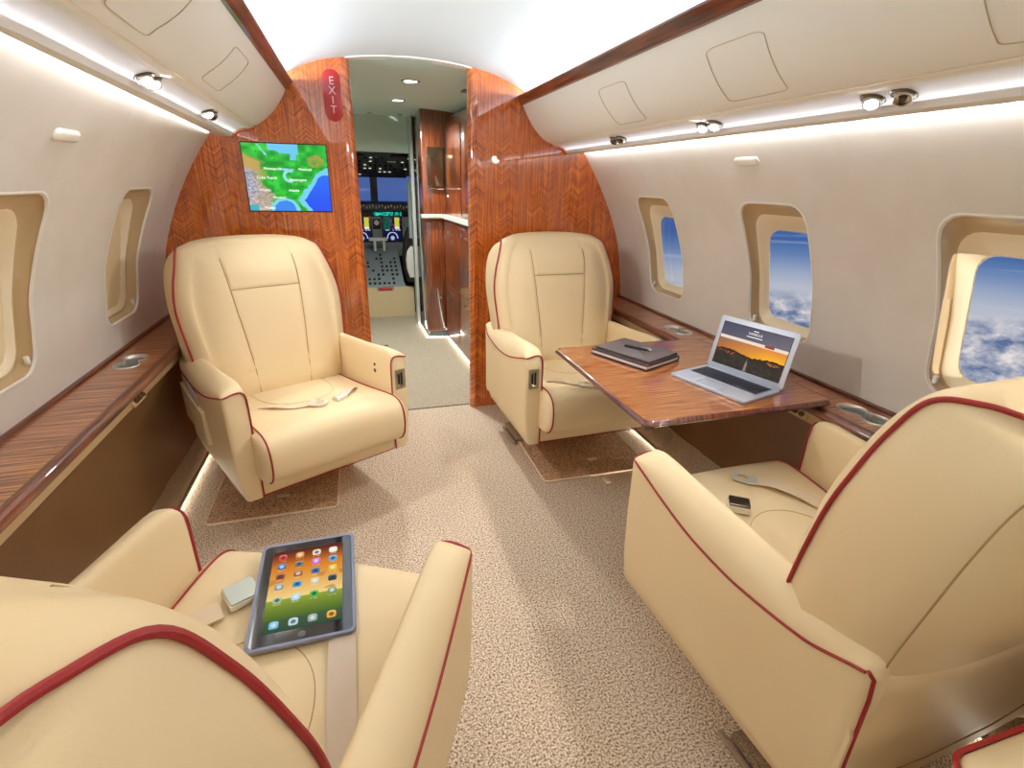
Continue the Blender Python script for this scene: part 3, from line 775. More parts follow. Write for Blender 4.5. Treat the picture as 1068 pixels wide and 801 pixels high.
def loc(k): 
    return (Matrix.Translation(SEAT[k].location)@Matrix.Rotation(SEAT[k].rotation_euler.z,4,'Z'))
# belts: built in the seat's own coordinates
def on(u,v,h=.004): return Vector((u,v,topz(u,max(-.2,min(.40,v)))+h))
PLATED=mat('plated_buckle_metal',rgb(226,222,212),.3,.35)
def strap(seat,pts,w,mtl=BELT,twist=None):
    mb=MB(); P=[Vector(p) for p in crom(pts,6)]
    side=[]
    for i in range(len(P)):
        a=P[max(i-1,0)];b=P[min(i+1,len(P)-1)]; t=(b-a); side.append(Vector((-t.y,t.x,0)).normalized())
    mb.ribbon(P,w,.0024,side)
    return mb.build('seat_belt',mtl,seat)
def buckle(par,p,ang,w=.046,l=.05,th=.018,face=BRUSH):
    mb=MB(); M=Matrix.Translation(p)@Matrix.Rotation(ang,4,'Z')
    def rr(hw,hl,r,z): return [M@Vector((a,b,z)) for a,b in rrect(-hw,-hl,hw,hl,r,3)]
    mb.loft([rr(w/2,l/2,.004,0),rr(w/2,l/2,.004,th*.6),rr(w/2-.002,l/2-.002,.004,th*.72)],mi=0)
    mb.loft([rr(w/2-.001,l/2-.003,.004,th*.74),rr(w/2-.001,l/2-.003,.004,th*.95),rr(w/2-.003,l/2-.005,.004,th)],mi=1)
    return mb.build('buckle',[PLATED,face],par,sharp=18)
def tongue(par,p,ang):
    mb=MB(); M=Matrix.Translation(p)@Matrix.Rotation(ang,4,'Z')
    o=[(a,b) for a,b in rrect(-.021,-.026,.021,.026,.014,5)]; i=[(a,b+.004) for a,b in rrect(-.012,-.010,.012,.012,.006,5)]
    f=lambda pl,z:[M@Vector((a,b,z)) for a,b in pl]
    i=[(a*1.35,b*1.35) for a,b in i]; o=[(a*1.35,b*1.35) for a,b in o]; mb.loft([f(i,0),f(o,0),f(o,.004),f(i,.004),f(i,0)],True,False); return mb.build('tongue',PLATED,par)
def L(k,x,y): 
    q=loc(k).inverted()@Vector((x,y,0)); return q.x,q.y
# D: buckle with pale lid on the inner left, plain strap under the tablet to the rear
bu=L('D',-.617,.950); st=[on(-.235,.06,-.01),on(-.20,.10,.012),on(bu[0]-.02,bu[1]-.035,.010)]
bu=(-.125,.255)
u0,v0=L('D',-.72,.905); u1,v1=L('D',-.645,.93); ub,vb=L('D',-.612,.962)
b=strap(SEAT['D'],[on(u0-.05,v0-.03,-.01),on(u0,v0,.012),on(u1,v1,.012)],.052,BELT2); 
ang=math.atan2(vb-v0,ub-u0)-PI/2
LID=mat('pale_buckle_lid',rgb(196,206,200),.25,.2,coat=.5)
buckle(b,on(ub,vb,.004),ang,.064,.066,.016,LID)
q=[L('D',*p) for p in ((-.405,.86),(-.408,.76),(-.408,.66),(-.408,.54),(-.43,.46))]
strap(SEAT['D'],[on(u,v,.004+.004*(i%2)) for i,(u,v) in enumerate(q)],.050,BELT)
# C
q=[L('C',*p) for p in ((.772,1.062),(.82,1.02),(.865,.965),(.905,.90),(.94,.82))]
b=strap(SEAT['C'],[on(u,v,h) for (u,v),h in zip(q,(.006,.016,.014,.006,0))],.046,BELT2)
d=math.atan2(q[1][1]-q[0][1],q[1][0]-q[0][0])+PI/2
tongue(b,on(q[0][0]-.018,q[0][1]+.014,.006),d)
q=[L('C',*p) for p in ((.615,.90),(.635,.965))]
b=strap(SEAT['C'],[on(-.268,.13,-.02),on(-.22,.19,.0),on(-.17,.23,.004)],.050,BELT)
buckle(b,on(*L('C',.645,.965),.002),.9,.048,.06,.026,DARKMETAL)
# A
q=[L('A',*p) for p in ((-.74,2.05),(-.67,2.0),(-.60,1.975),(-.53,1.975))]
b=strap(SEAT['A'],[on(u,v,h) for (u,v),h in zip(q,(0,.012,.004,.012))],.03,BELT2); tongue(b,on(q[-1][0]-.01,q[-1][1]+.012,.010),.9)
q=[L('A',*p) for p in ((-.385,2.20),(-.40,2.12),(-.425,2.05))]
b=strap(SEAT['A'],[on(u,v,h) for (u,v),h in zip(q,(-.01,.016,.010))],.04,BELT)
buckle(b,on(*L('A',-.435,2.018),.004),.35,.056,.036,.014,PLATED)
# B
q=[L('B',*p) for p in ((.44,2.05),(.50,2.0),(.55,1.93),(.60,1.905))]
b=strap(SEAT['B'],[on(u,v,h) for (u,v),h in zip(q,(-.01,.012,.006,.008))],.016,BELT); tongue(b,on(q[-1][0],q[-1][1],.008),1.2)

# pocket with magazines on the wall-side arm of seat A
mb=MB(); rr_=[]
for x,i in ((.352,0),(.366,.002),(.369,.006),(.370,.016)):
    rr_.append([(x,-.215+i,.36+i),(x,.085-i,.335+i),(x,.085-i,.475-i*.3),(x,-.06,.488-i*.3),(x,-.215+i,.515-i*.3)])
mb.loft(rr_); mb.build('magazine_pocket',LEATHER,SEAT['A'])
for k,(cl,nm) in enumerate((((58,66,150),'dark blue magazine'),((225,220,228),'pale magazine'))):
    mb=MB(); M=Matrix.Translation((.3585+.004*k,-.075+.03*k,.487-.004*k))@Matrix.Rotation(-.22,4,'X')
    mb.box((-.0015,-.065,-.09),(.0015,.065,.066-.01*k))
    o=mb.build('magazine',mat('magazine_%d'%k,rgb(*cl),.3),None,smooth=False,mtx=loc('A')@M)
    tag(o,nm+(' in the arm pocket of the seat under the map'),'magazine')

# ------------------------------------------------------------------ carpet panels under the far seats
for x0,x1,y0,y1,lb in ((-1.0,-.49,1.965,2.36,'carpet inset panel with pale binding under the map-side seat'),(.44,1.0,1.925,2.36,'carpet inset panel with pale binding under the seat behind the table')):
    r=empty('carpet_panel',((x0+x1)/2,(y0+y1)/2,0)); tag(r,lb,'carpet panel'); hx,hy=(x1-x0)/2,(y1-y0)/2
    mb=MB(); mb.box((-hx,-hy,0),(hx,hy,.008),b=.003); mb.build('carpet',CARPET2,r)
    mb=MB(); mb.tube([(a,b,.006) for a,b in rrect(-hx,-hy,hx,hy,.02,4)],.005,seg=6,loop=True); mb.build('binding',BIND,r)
    mb=MB(); mb.box((.0,-hy-.075,0),(.025,-hy-.02,.004),b=.001); mb.build('pull_tab',BIND,r)
    mb=MB(); mb.box((.0,-hy+.13,.008),(.05,-hy+.15,.012),b=.001); mb.build('latch',BELT,r)

# ------------------------------------------------------------------ table
r=empty('table',(0,0,0)); tag(r,'glossy figured-wood fold-out table with dark edge holding the laptop and notebook','table')
TX0,TX1,TY0,TY1,TZ=.418,1.10,1.128,1.86,.69
mb=MB(); f=lambda i,z,rad=.03:[(x,y,z) for x,y in rrect(TX0+i,TY0+i,TX1-i*.2,TY1-i,rad,5)]
mb.loft([f(.014,TZ-.0005,.022),f(.014,TZ,.022),f(.5*.0+.02,TZ+.0004,.02)]); 
top=MB(); ring=f(.014,TZ,.022); top.loft([f(.014,TZ-.004,.022),ring]); top.build('table_top',WOODT,r,smooth=False)
mb=MB(); mb.loft([f(.0145,TZ-.001,.021),f(.011,TZ+.0008,.024),f(.006,TZ-.002),f(.0,TZ-.010),f(.002,TZ-.014),f(.010,TZ-.020),f(.03,TZ-.0215)],True,False)
mb.add([(TX0+.02,TY0+.02,TZ-.0215),(TX1,TY0+.02,TZ-.0215),(TX1,TY1-.02,TZ-.0215),(TX0+.02,TY1-.02,TZ-.0215)],[(3,2,1,0)])
mb.build('edge_moulding',WOODR,r)
mb=MB(); mb.box((.62,1.2,.655),(1.036,1.24,.669),b=.002); mb.box((.62,1.75,.655),(1.036,1.79,.669),b=.002); mb.build('slide_rail',BRUSH,r)
mb=MB(); mb.box((.44,1.16,.645),(.47,1.18,.669),b=.002); mb.build('latch',DARKMETAL,r)

# ------------------------------------------------------------------ laptop
h0=Vector((.899,1.508,0)); h1=Vector((.976,1.231,0)); mid=(h0+h1)/2; ax=(h1-h0).normalized(); fr=Vector((-ax.y,ax.x,0)) 
if fr.x>0: fr=-fr
ang=math.atan2(ax.y,ax.x)
r=empty('laptop',(mid.x,mid.y,TZ+.001),ang); tag(r,'open silver laptop showing an orange sunset page, on the wooden table','laptop')
# local: +x along hinge, -? toward user
sgn=1 if (Matrix.Rotation(ang,4,'Z')@Vector((0,1,0))).dot(fr)>0 else -1
LW,LD=.296,.196
def LY(d): return sgn*d
def rr3(x0,y0,x1,y1,rad,z,n=4): return [(x,y,z) for x,y in rrect(x0,y0,x1,y1,rad,n)]
def slab(mb,x0,d0,x1,d1,z0,z1,rad,mi=0,taper=0):
    a,b=sorted((LY(d0),LY(d1))); mb.loft([rr3(x0+.002,a+.002,x1-.002,b-.002,rad,z0),rr3(x0,a,x1,b,rad,z0+.001),rr3(x0,a,x1,b,rad,z1-.001),rr3(x0+.001,a+.001,x1-.001,b-.001,rad,z1)],mi=mi)
mb=MB(); slab(mb,-LW/2,0,LW/2,LD,.0,.009,.010); mb.build('base',SILVER,r)
mb=MB(); slab(mb,-LW/2+.018,.022,LW/2-.018,.112,.0088,.0094,.003,0)
nr=6; kw=(LW-.036-.004)/14; kd=.088/nr
for j in range(nr):
    n=14 if j<5 else 9
    for i in range(n):
        if j<5: x=-LW/2+.020+kw*i; w=kw*.84
        else:
            ws=[1,1,1,1.2,4.6,1.2,1,1,1]; tot=sum(ws); x=-LW/2+.020+kw*14*sum(ws[:i])/tot; w=kw*14*ws[i]/tot-.003
        d=.024+kd*j; a,b=sorted((LY(d),LY(d+kd*.8))); mb.box((x,a,.0094),(x+w,b,.0108),1)
mb.build('keyboard',[mat('key_bed',rgb(120,130,150),.5),mat('key_cap',rgb(28,32,46),.4)],r,smooth=False)
mb=MB(); slab(mb,-.05,.122,.05,.185,.0085,.0093,.004); mb.build('trackpad',mat('trackpad_metal',rgb(190,200,220),.25,.4),r)
# lid
th=math.radians(13); up=Vector((0,-sgn*sin(th),cos(th))); nz=Vector((0,sgn*cos(th),sin(th))); LH=.190
xa=Vector((sgn*-1,0,0))  # so that x cross up = nz
if xa.cross(up).dot(nz)<0: xa=-xa
ML=frame((0,-sgn*.001,.008),xa,up,nz)
mb=MB(); f3=lambda i,d,rad=.009:[ML@Vector((x,y,d)) for x,y in rrect(-LW/2+i,.0+i,LW/2-i,LH-i,rad,4)]
mb.loft([f3(.003,-.006),f3(0,-.004),f3(0,0),f3(.0015,.001)]); lid=mb.build('lid',SILVER,r)
mb=MB(); f4=lambda hx,y0,y1,d:[ML@Vector((x,y,d)) for x,y in rrect(-hx,y0,hx,y1,.002,2)]
mb.loft([f4(.131,.018,.172,.0011),f4(.131,.018,.172,.0016)]); mb.build('display_border',BLACK,lid)
def lapcol(u,v):
    if v>.70: 
        c=mixc((70,72,98),(150,140,140),(1-v)*1.2+u*.5)
        return mixc(c,(70,72,98),.3)
    if v>.635: return (246,228,214)
    hz=.36+.03*sin(u*9)+.02*vnoise(u*30,1)
    if v>hz:
        t=(v-hz)/(.635-hz); a=mixc((255,190,40),(235,140,60),t); b=mixc((200,110,50),(150,110,90),t); return mixc(b,a,u*1.5-.1)
    if v>hz-.05: return (52,30,22)
    g=mixc((64,54,44),(38,34,34),vnoise(u*22,v*40)); 
    if abs(v-.33-.02*sin(u*20))<.025 and vnoise(u*60,v*90)>.55: return (200,110,70)
    if abs(u-.5)<.012+.05*(.2-v) and v<.24 : return (140,130,118)
    return g
dsp=pixels('display',120,70,.258,.150,lapcol,ML@Matrix.Translation((0,.095,.0018)),screenmat('laptop_display',.9),lid)
mb=MB(); T=lambda s,sz,x,y,mi=0:text_mesh(s,sz,ML@Matrix.Translation((x,y,.0021)),mi,mb,ext=.0001,sp=1.1)
T('VANILLA',.0125,0,.150); 
for hw_,yy in ((.030,.139),(.010,.1605)):
    q=[(x_,y_) for x_,y_ in rrect(-hw_,yy-.0012,hw_,yy+.0012,.001,2)]
    mb.loft([[ML@Vector((x_,y_,d_)) for x_,y_ in q] for d_ in (.0019,.0022)])
mb.box  # lettering on the page header
mb.build('page_lettering',emitter('page_text',(.8,.78,.78,1),.6),dsp,smooth=False)
mb=MB(); mb.loft([[ML@Vector((x,y,d)) for x,y in rrect(.045,.117,.080,.1255,.003,3)] for d in (.0019,.0022)]); mb.build('page_button',mat('page_button_red',rgb(120,30,24),.5,emit=rgb(150,40,30),estr=.5),dsp)

# ------------------------------------------------------------------ notebooks and pen
c0=[(.527,1.71),(.703,1.838),(.854,1.64),(.636,1.46)]
nx=Vector((.636-.527+.0,1.46-1.71,0)); nx=nx.normalized(); cx=sum(p[0] for p in c0)/4+.005; cy=sum(p[1] for p in c0)/4+.01
ang=math.atan2(nx.y,nx.x)
def book(name,z0,z1,w,d,rot,dx,label,cat,cover,pages,pz):
    r=empty(name,(cx+dx,cy,z0),ang+rot); tag(r,label,cat)
    mb=MB(); mb.box((-w/2,-d/2,0),(w/2,d/2,pz),b=.0015); mb.box((-w/2,-d/2,z1-z0-pz),(w/2,d/2,z1-z0),b=.0015)
    mb.box((-w/2,d/2-.004,pz*.5),(w/2,d/2,z1-z0-pz*.5)); mb.build('cover',cover,r)
    mb=MB(); mb.box((-w/2+.003,-d/2+.003,pz),(w/2-.003,d/2-.004,z1-z0-pz)); mb.build('pages',pages,r,smooth=False)
    return r
book('notebook',TZ+.001,TZ+.023,.265,.205,0,0,'dark leather portfolio with pale page edges lying lower on the wooden table','notebook',NOTE,PAPER,.006)
r=book('notebook',TZ+.0235,TZ+.034,.25,.185,.02,.004,'thin dark grey notebook lying on top of the portfolio, under the pen','notebook',mat('grey_notebook',rgb(92,84,86),.45,bump=(150,.2)),NOTE,.003)
r=empty('pen',(cx+.005,cy-.005,TZ+.040),ang+.25); tag(r,'slim dark pen with chrome tips lying on the stacked notebooks','pen')
mb=MB(); mb.tube([(-.05,0,0),(.045,0,0)],.005,seg=12); mb.build('barrel',BLACK,r)
mb=MB(); mb.tube([(-.062,0,0),(-.056,0,0),(-.05,0,0)],[.0012,.003,.0048],seg=12); mb.tube([(.045,0,0),(.058,0,0)],[.005,.004],seg=12); mb.tube([(.055,0,.005),(.02,0,.0065)],.0012,seg=6); mb.build('metal_tip',CHROME,r)
# ------------------------------------------------------------------ tablet on seat D
tp=[Vector((-.586,1.096,.506)),Vector((-.381,1.071,.506)),Vector((-.3878,.794,.484)),Vector((-.576,.801,.484))]
ctr=sum(tp,Vector())/4; yv=((tp[0]+tp[1])-(tp[2]+tp[3])).normalized(); xv=((tp[1]+tp[2])-(tp[0]+tp[3])).normalized(); zv=xv.cross(yv).normalized(); xv=yv.cross(zv)
MT=frame((0,0,0),xv,yv,zv)
TW,TH=.203,.285
r=empty('tablet',tuple(ctr+Vector((0,0,.004)))); tag(r,'black tablet in a grey-blue case with rows of app icons, lying on the nearest seat','tablet')
f5=lambda hw,hh,rad,d:[MT@Vector((x,y,d)) for x,y in rrect(-hw,-hh,hw,hh,rad,6)]
mb=MB(); mb.loft([f5(TW/2-.006,TH/2-.006,.01,-.012),f5(TW/2-.001,TH/2-.001,.013,-.007),f5(TW/2,TH/2,.013,0),f5(TW/2-.001,TH/2-.001,.013,.0025),f5(TW/2-.007,TH/2-.007,.010,.0025),f5(TW/2-.008,TH/2-.008,.010,.0)])
mb.build('case',mat('grey_blue_case',rgb(128,134,160),.5),r)
mb=MB(); mb.loft([f5(TW/2-.008,TH/2-.008,.009,-.001),f5(TW/2-.008,TH/2-.008,.009,.0012)]); mb.build('glass_front',mat('black_glass',rgb(14,18,28),.08,coat=1),r)
SW,SH=.150,.222
ICON=[[(225,70,60),(235,150,60),(240,225,190),(240,235,220)],[(60,110,170),(120,120,110),(200,110,210),(90,170,230)],[(150,70,50),(160,90,40),(70,110,170),(235,190,30)],
      [(150,150,150),(60,150,210),(215,205,170),(40,70,80)],[(170,190,150),(170,215,235),(70,190,70),(120,150,110)],[(110,190,225),(190,215,225),(150,165,160),(240,170,50)]]
def tabcol(u,v):
    # background: dusk sky over grass
    if v>.36: 
        t=(v-.36)/.64; c=mixc((246,215,140),(215,120,15),min(1,t*1.5)) if t<.66 else mixc((215,120,15),(78,20,14),(t-.66)/.34)
        if vnoise(u*7,v*10)>.72 and .4<v<.62: c=mixc(c,(190,120,50),.6)
    else:
        c=mixc((30,70,25),(150,165,50),v/.36)
    if v<.13: c=mixc(c,(60,80,80),.55)
    rows=[.915,.79,.66,.53,.375 if False else .385,.09]
    rows=[.91,.785,.655,.52,.36,.08]
    for j,ry in enumerate(rows):
        for i in range(4):
            cxu=.14+.24*i; du=abs(u-cxu)*SW/ .0088; dv=abs(v-ry)*SH/.0088
            if (du**4+dv**4)<1:
                q=ICON[j][i]; a=(u-cxu)*SW/.0088; b=(v-ry)*SH/.0088
                if a*a+b*b<.30: 
                    return mixc(q,(250,250,250),.65) if (i+j)%2 else mixc(q,(30,40,60),.55)
                return mixc(q,(255,255,255),.35*max(0,b))
            if abs(u-cxu)<.055 and abs(v-(ry-.052))<.0045 and j<5 and hsh(int(u*90),j)>.35: return mixc(c,(240,240,240),.5)
    return c
dsp=pixels('display',150,222,SW,SH,tabcol,MT@Matrix.Translation((0,.004,.0016)),screenmat('tablet_display',.95,False),r)
mb=MB(); mb.loft([f for f in [[MT@Vector((x,y-TH/2+.020,d)) for x,y in rrect(-.0075,-.0075,.0075,.0075,.007,6)] for d in (.0012,.0016)]]); mb.build('home_button',DGREY,r)

# ------------------------------------------------------------------ sofa end behind the near right seat
r=empty('sofa',(.722,-.318,0)); tag(r,'cream sofa arm with red piping just showing behind the near seat that faces the table','sofa')
mb=MB(); R=[]
for z,i in ((.20,.012),(.22,.0),(.40,0),(.55,0),(.585,.003),(.605,.014),(.612,.035)):
    R.append([(x,y,z) for x,y in rrect(-.325+i,.46+i*.3,.29-i,.59-i,max(.02,.035-i*.5),5)])
mb.loft(R); a=mb.build('armrest',LEATHER,r,sharp=50)
mb=MB(); mb.tube([(x,y,.588) for x,y in rrect(-.325,.46,.29,.59,.035,5)],.004,seg=7,loop=True); mb.build('piping',PIPE,a)
mb=MB(); mb.box((-.31,-.7,.22),(.29,.46,.44),b=.04); mb.build('seat_cushion',LEATHER,r)
mb=MB(); mb.box((.14,-.7,.40),(.29,.46,.86),b=.05); mb.build('backrest',LEATHER,r)
mb=MB(); mb.box((-.27,-.68,.0),(.29,.55,.22),b=.01); mb.build('base',CARPETB,r)

# ------------------------------------------------------------------ vestibule, galley
mb=MB(); mb.box((-.86,YB+.05,0),(-.82,5.12,1.9)); struct(mb.build('wall_vestibule_left',VESTW,smooth=False))
mb=MB(); mb.box((.95,YB+.05,0),(1.0,7.2,1.9)); struct(mb.build('wall_vestibule_right',VESTW,smooth=False))
# cockpit bulkhead header with curved underside edge
mb=MB(); R=[]
pts=[(-.82,1.545)]+[(x,1.548-.05*max(0,(x+.05))**2) for x in [-.6+.84*k/12 for k in range(13)]]
top=[(x,1.90) for x,_ in reversed(pts)]
ring=pts+top
mb.loft([[(x,5.06,z) for x,z in ring],[(x,5.10,z) for x,z in ring]]); struct(mb.build('wall_cockpit_header',VESTW,smooth=False))
mb=MB(); mb.box((-.82,5.06,0),(-.42,5.10,1.6)); struct(mb.build('wall_cockpit_left',VESTW,smooth=False))
mb=MB(); mb.box((.195,4.96,0),(.225,5.10,1.86),b=.006); struct(mb.build('trim_5',mat('door_post',rgb(190,194,190),.5),smooth=True))

r=empty('galley_closet',(.56,4.715,0)); tag(r,'tall dark wooden closet with framed mirror at the far end of the galley','closet')
mb=MB(); mb.box((-.33,-.25,.05),(.4,.25,1.84),b=.012); mb.build('body',WOODG,r)
mb=MB(); mb.box((-.31,-.24,.0),(.4,.25,.05)); mb.build('plinth',DGREY,r,smooth=False)
mb=MB(); mb.box((-.285,-.262,1.28),(-.115,-.252,1.57),b=.004); mb.build('mirror',mat('dim_mirror',rgb(120,100,80),.12,.85),r)
mb=MB(); mb.box((-.35,-.29,1.03),(-.10,-.25,1.062),b=.004); mb.build('counter',mat('pale_counter',rgb(214,214,205),.3,coat=.3),r)
mb=MB(); mb.tube([(-.285,-.262,1.285),(-.285,-.262,1.262),(-.20,-.264,1.258),(-.115,-.262,1.262)],.007,seg=8); mb.build('mirror_rail',CHROME,r)
mb=MB(); mb.box((-.31,-.258,.08),(-.115,-.25,1.0),b=.004); d=mb.build('door',WOODG,r)
mb=MB(); mb.lathe([(.001,0),(.012,0),(.012,.004),(.006,.010),(.001,.010)],(-.2,-.258,.36),seg=16,M=Matrix.Rotation(PI/2,4,'X')); mb.build('knob',CHROME,d)
mb=MB(); mb.box((-.116,-.262,1.10),(-.108,-.25,1.34),b=.002); mb.build('pull',CHROME,r)

r=empty('galley_cabinet',(.68,3.68,0)); tag(r,'dark glossy wooden galley cabinets with a pale counter beyond the doorway','cabinet')
def gx(y): return -.235 - .075*(y+.0) if False else (.395+ (4.43-(y+3.68))*.055-.68)
mb=MB(); ya,yb=-.76,.735
prof=lambda z0,z1,off:[[(gx(y)+off,y,z) for z in (z0,z1)]+[(.27,y,z1),(.27,y,z0)] for y in (ya,yb)]
mb.loft(prof(.05,1.02,0)); mb.build('base_unit',WOODG,r,smooth=False)
mb=MB(); mb.loft(prof(0,.05,.05)); mb.build('plinth',DGREY,r,smooth=False)
mb=MB(); mb.loft(prof(1.03,1.062,-.012)); mb.build('counter',mat('pale_counter',rgb(214,214,205),.3,coat=.3),r,smooth=False)
mb=MB(); mb.loft([[(gx(y)+.02,y,1.062),(gx(y)+.02,y,1.70),(gx(y)+.05,y,1.785),(.27,y,1.82),(.27,y,1.062)] for y in (ya,yb)]); mb.build('wall_unit',WOODG,r,smooth=False)
for k in range(3):
    y0=ya+.03+k*.49
    for z0,z1 in ((.08,.50),(.52,.99)):
        mb=MB(); mb.add([(gx(y0)-.004,y0,z0),(gx(y0+.46)-.004,y0+.46,z0),(gx(y0+.46)-.004,y0+.46,z1),(gx(y0)-.004,y0,z1),(gx(y0)+.01,y0,z0),(gx(y0+.46)+.01,y0+.46,z0),(gx(y0+.46)+.01,y0+.46,z1),(gx(y0)+.01,y0,z1)],
             [(0,1,2,3),(4,7,6,5),(0,4,5,1),(3,2,6,7),(0,3,7,4),(1,5,6,2)]); d=mb.build('door',WOODG,r,smooth=False)
        mb=MB(); yh=y0+.23; mb.tube([(gx(yh)-.004,yh-.05,z1-.05),(gx(yh)-.02,yh-.045,z1-.05),(gx(yh)-.02,yh+.045,z1-.05),(gx(yh)-.004,yh+.05,z1-.05)],.004,seg=8); mb.build('handle',CHROME,d)
    mb=MB(); mb.box((gx(y0+.47)+.016,y0+.465,1.08),(gx(y0+.47)+.022,y0+.475,1.70)); mb.build('edge_bead',DARKMETAL,r,smooth=False)
# floor-level light strip of the galley
mb=MB(); mb.tube([(.205,4.95,.012),(.225,4.44,.012),(.40,4.42,.012),(.462,3.3,.012),(.485,2.95,.012)],.005,seg=6)
tag(mb.build('floor_light_strip',emitter('floor_led',(1,.97,.88,1),9)),'thin glowing light line along the foot of the galley cabinets','light strip')

# vestibule ceiling lights
for x,y,rad,lit,lb in ((.059,3.42,.048,1,'bright round ceiling downlight nearest the doorway in the vestibule'),(.045,4.16,.045,1,'round ceiling downlight second from the doorway in the vestibule'),
                   (-.13,4.93,.02,0,'tiny chrome ceiling spot by the cockpit header, over the left screens'),(.12,4.93,.02,0,'tiny chrome ceiling spot by the cockpit header, near the closet')):
    z=vz(x)-.008*(y-YB)
    r=empty('ceiling_light',(x,y,z)); tag(r,lb.replace(', over the left screens',', away from the closet'),'ceiling light')
    mb=MB(); mb.lathe([(rad*.8,-.0),(rad*1.1,-.0),(rad*1.15,-.003),(rad*1.0,-.006),(rad*.82,-.004)],seg=28); mb.build('rim',CHROME,r)
    mb=MB(); mb.lathe([(.001,-.002),(rad*.83,-.002),(rad*.8,-.0045),(.001,-.006)],seg=28); mb.build('diffuser',emitter('downlight_glow',(1,1,.97,1),9) if lit else DARKMETAL,r)
    if lit:
        l=bpy.data.lights.new('downlight','SPOT'); l.energy=80; l.spot_size=2.9; l.spot_blend=1; l.shadow_soft_size=.04; l.color=(.96,1,.95)
        lo=bpy.data.objects.new('downlight',l); COL.objects.link(lo); lo.location=(x,y,z-.02)
# small dark vents high on the vestibule
r=MB(); r.box((.33,3.20,1.795),(.40,3.30,1.80)); tag(r.build('ceiling_vent',DGREY,smooth=False),'small dark vent in the vestibule ceiling near the wooden column','vent')
mb=MB(); mb.box((-.165,4.28,.0),(-.135,4.31,.004),b=.001); tag(mb.build('floor_latch',DARKMETAL),'tiny dark latch let into the vestibule carpet','latch')

# ------------------------------------------------------------------ cockpit
CX=-.08
mb=MB(); mb.box((-1.0,7.15,-.0),(1.0,7.2,1.0)); struct(mb.build('wall_nose',DGREY,smooth=False))
mb=MB(); mb.box((-1.0,5.12,1.63),(1.0,7.2,1.9)); struct(mb.build('ceiling_cockpit',PANELGREY,smooth=False))
mb=MB(); mb.box((-1.04,5.12,0),(-1.0,7.2,1.9)); struct(mb.build('wall_cockpit_side',DGREY,smooth=False))
# windshield
fr_=empty('window_9',(CX,6.55,0)); struct(fr_)
mb=MB()
for x0,x1 in ((-.80,-.76),(-.04+.0,.04),(.76,.80)): mb.loft([[(x0,-.02,1.05),(x1,-.02,1.05),(x1,.02,1.05),(x0,.02,1.05)],[(x0,-.12,1.40),(x1,-.12,1.40),(x1,-.08,1.40),(x0,-.08,1.40)]])
mb.box((-.8,-.16,1.365),(.8,.0,1.62)); mb.box((-.8,-.03,.98),(.8,.6,1.07)); mb.build('windshield_frame',PANELGREY,fr_,smooth=False)
for s in (-1,1):
    x0,x1=sorted((s*.04,s*.76)); mb=MB(); mb.add([(x0,0,1.07),(x1,0,1.07),(x1,-.1,1.40),(x0,-.1,1.40)],[(0,1,2,3)]); mb.build('pane',GLASSM,fr_,smooth=False)
# glareshield + instrument panel
r=empty('instrument_panel',(CX,6.2,0)); tag(r,'grey cockpit instrument panel with glowing blue displays','instrument panel')
mb=MB(); mb.box((-.75,.0,.50),(.75,.10,1.0),b=.01); mb.build('panel',PANELGREY,r)
mb=MB(); mb.box((-.78,-.08,1.0),(.78,.30,1.085),b=.02); mb.build('glareshield',DGREY,r)
mb=MB(); mb.box((-.7,-.02,.935),(.7,.01,.995),b=.004); mb.build('mode_strip',BLACK,r)
DSP=screenmat('cockpit_display',1.1,False)
def flight(u,v):
    c=(12,18,60)
    d=math.hypot(u-.5,(v-.12)*1.25)
    if abs(d-.30)<.022 and v>.1: c=(200,210,240)
    if d<.12: c=(160,170,220)
    if v>.50:
        if u<.45: c=(30,90,70) if vnoise(u*20,v*30)>.5 else (20,60,60)
        elif u>.68 and u<.92: c=(190,190,60) if v>.6 else (210,220,200)
        elif vnoise(u*30,v*30)>.7: c=(210,80,160)
    if abs(v-.47)<.015 and hsh(int(u*20))>.5: c=(220,220,230)
    return c
Mf=lambda x,z:frame((x,-.003,z),(1,0,0),(0,0,1),(0,-1,0))
for x in (-.52,-.175,.16,.355+.14):
    mb=MB(); mb.box((x-.115,-.006,.655),(x+.115,.01,.935),b=.003); b=mb.build('display_unit',BLACK,r)
    pixels('display',30,38,.19,.255,flight,frame((x,-.008,.80),(1,0,0),(0,0,1),(0,-1,0)),DSP,b)
mb=MB(); mb.box((-.05,-.006,.80),(.035,.01,.91),b=.003); b=mb.build('standby_gauge',BLACK,r)
mb=MB(); mb.lathe([(.001,0),(.028,0),(.028,.002),(.001,.002)],(-.007,-.007,.87),seg=20,M=Matrix.Rotation(PI/2,4,'X')); mb.build('dial',WHITEP,b)
pixels('strip_display',40,4,.30,.04,lambda u,v:(40,200,180) if hsh(int(u*40),int(v*4))>.5 else (8,20,40),frame((.12,-.022,.965),(1,0,0),(0,0,1),(0,-1,0)),DSP,r)
sw=None
mb=MB(); mb.box((-.006,-.012,-.012),(.006,0,.012)); sw=mb.build('switch',WHITEP,r,smooth=False); sw.location=(-.30,-.08,1.045)
for i in range(1,22):
    c=sw.copy(); COL.objects.link(c); c.parent=r; c.location=(-.30+.033*i,-.082,1.045+.008*((i*7)%3-1))
